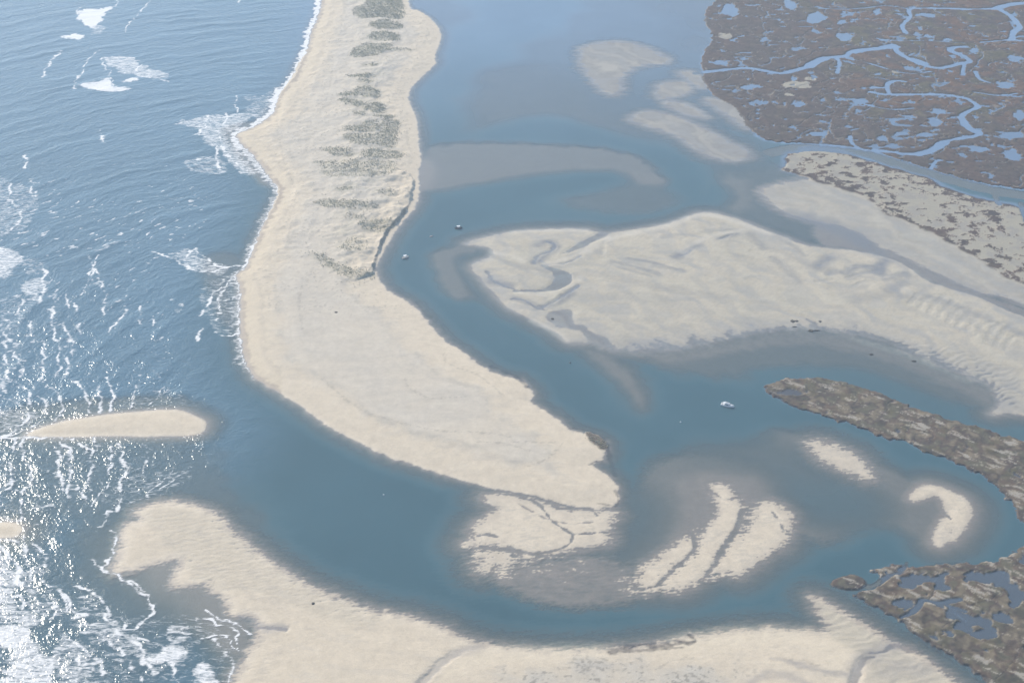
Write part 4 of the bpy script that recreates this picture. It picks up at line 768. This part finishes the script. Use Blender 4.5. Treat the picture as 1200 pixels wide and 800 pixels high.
# centre console with hard top
def console(label, px, py, yaw, hullmat, L_b, top):
    r = root_("motorboat", label, "small motorboats in the channel")
    mesh_obj("hull", *hull(L_b, 2.5, .85, .35), hullmat, r)
    c_ = mesh_obj("console", *boxm(-.3, .7, -.5, .5, .32, 1.55, .1, .05), white, r, .05); mesh_obj("windscreen", *boxm(.35, .42, -.42, .42, 1.56, 1.95), glass, c_)
    mesh_obj("seat", *join(boxm(-1.2, -.75, -.5, .5, .32, 1.1), boxm(-1.3, -1.2, -.5, .5, .9, 1.45)), offw, r, .05)
    if top:
        t_ = mesh_obj("hardtop", *boxm(-1.75, 1.35, -1.1, 1.1, 2.35, 2.5, .06, .06), white, r, .05)
        for x_ in (-.9, .8):
            for y_ in (-.75, .75): mesh_obj("post", *rod((x_, y_, .5), (x_*1.15, y_*.95, 2.35), .04), steel, t_)
    mesh_obj("bow_cushion", *boxm(1.4, 2.1, -.45, .45, .32, .75, .05, .05), offw, r, .04)
    outboard(r, -L_b/2)
    place(r, px, py, yaw); return r
console("small white boat with a white hardtop, afloat close to the dark dune scarp", 475, 302, 28, offw, 6.6, True)
console("dark-hulled boat with a white top, farthest up the channel bend", 537.5, 267.5, 8, navy, 6.8, True)
# low grey dinghy
r = root_("dinghy", "faint low grey dinghy floating between the two small motorboats")
mesh_obj("tube", *hull(3.8, 1.7, .42, .15), greyp, r); mesh_obj("seat", *boxm(-.4, .1, -.6, .6, .36, .46), offw, r, .02); outboard(r, -1.9, 0, .6); place(r, 505.5, 277, 30)
# mooring floats
def buoy(px, py, label, m_, rad=.45):
    n = 10; secs = [[(rad*rr*math.cos(2*math.pi*k/n), rad*rr*math.sin(2*math.pi*k/n), zz) for k in range(n)] for rr, zz in ((.3, -.35), (.9, -.1), (1, .15), (.8, .45), (.25, .62), (.1, .75))]
    v_, f_ = loft(secs); o = mesh_obj("mooring_buoy", v_, f_, m_, None, 0, True); xx, yy = g(px, py); o.location = (float(xx), float(yy), 0); tag(o, label, "buoy", None, "mooring buoys in the channel")
buoy(797.5, 494.5, "pale mooring buoy in the channel left of the white cruiser", white, .6); buoy(449.5, 579.5, "pale buoy alone in the wide throat below the spit", white, .6); buoy(668, 425, "dark buoy in the channel beside the bulge of the spit", black, .8)
# seaweed clumps and drift timber on the flat
weed = simple("dark_weed", (.07, .06, .045), .9, .3); timber = simple("drift_timber", (.12, .10, .085), .85, .25)
def clump(px, py, sx_c, sy_c, label, name="seaweed_clump", m_=None):
    n = 14; xx, yy = g(px, py); xx, yy = float(xx), float(yy); secs = []
    for rr, zz in ((1, -.2), (.93, .15), (.6, .42), (.2, .52)):
        secs.append([(sx_c*rr*math.cos(2*math.pi*k/n)*(1+.25*math.sin(k*2.7+px)), sy_c*rr*math.sin(2*math.pi*k/n)*(1+.25*math.cos(k*1.9+py)), zz*(1+.2*math.sin(k*3.1))) for k in range(n)])
    v_, f_ = loft(secs); o = mesh_obj(name, v_, f_, m_ or weed); o.location = (xx, yy, max(hz(xx, yy), 0)); tag(o, label, "seaweed", None, "dark clumps of weed on the sand flats")
clump(929, 376.5, 2.2, 2.4, "dark clump, larger end of the pair on the flat above the shallows"); clump(933.5, 376.3, 1.6, 1.4, "dark clump, right end of the pair on the flat above the shallows"); clump(961, 377, 1.4, 1.6, "small lone dark clump right of the dark pair on the flat")
clump(950.5, 387.5, 2.4, 1.8, "darkest clump at the edge of the flat, by the shallow water"); clump(957, 387.2, 2.6, .9, "flat thin clump trailing right of the darkest one"); clump(931, 383, 1.8, .8, "thin faint clump just below the dark pair")
clump(1021, 415, 1.8, 1.2, "dark clump in the shallows above the marsh island tip"); clump(1071, 423, 2.0, 1.2, "dark clump on rippled sand right of the marsh island tip"); clump(647.5, 373.5, 1.3, 1.6, "dark clump in the wet hollow at the flat's lower left corner")
clump(367, 707, 1.0, 1.3, "lone dark clump on the pale beach at the bottom"); clump(394, 368.5, 1.3, 1.2, "lone dark clump in the middle of the bare spit")

# ------------------------------------------------------------------ haze
hm = bpy.data.materials.new("haze_air"); hm.use_nodes = True; t_ = hm.node_tree; t_.nodes.clear(); ho = t_.nodes.new("ShaderNodeOutputMaterial"); hv = t_.nodes.new("ShaderNodeVolumePrincipled")
hv.inputs['Color'].default_value = (.72, .86, 1, 1); hv.inputs['Density'].default_value = 0.00012; hv.inputs['Anisotropy'].default_value = 0.3; t_.links.new(hv.outputs[0], ho.inputs['Volume'])
v_, f_ = boxm(gx[0]-50, gx[-1]+50, gy[0]-50, gy[-1]+50, float(H.min())-1.5, CAMH+12)
tag(mesh_obj("haze", v_, f_, hm), "thin pale haze in the air over the whole inlet", "haze", 'stuff')
print("grid", NX, NY)
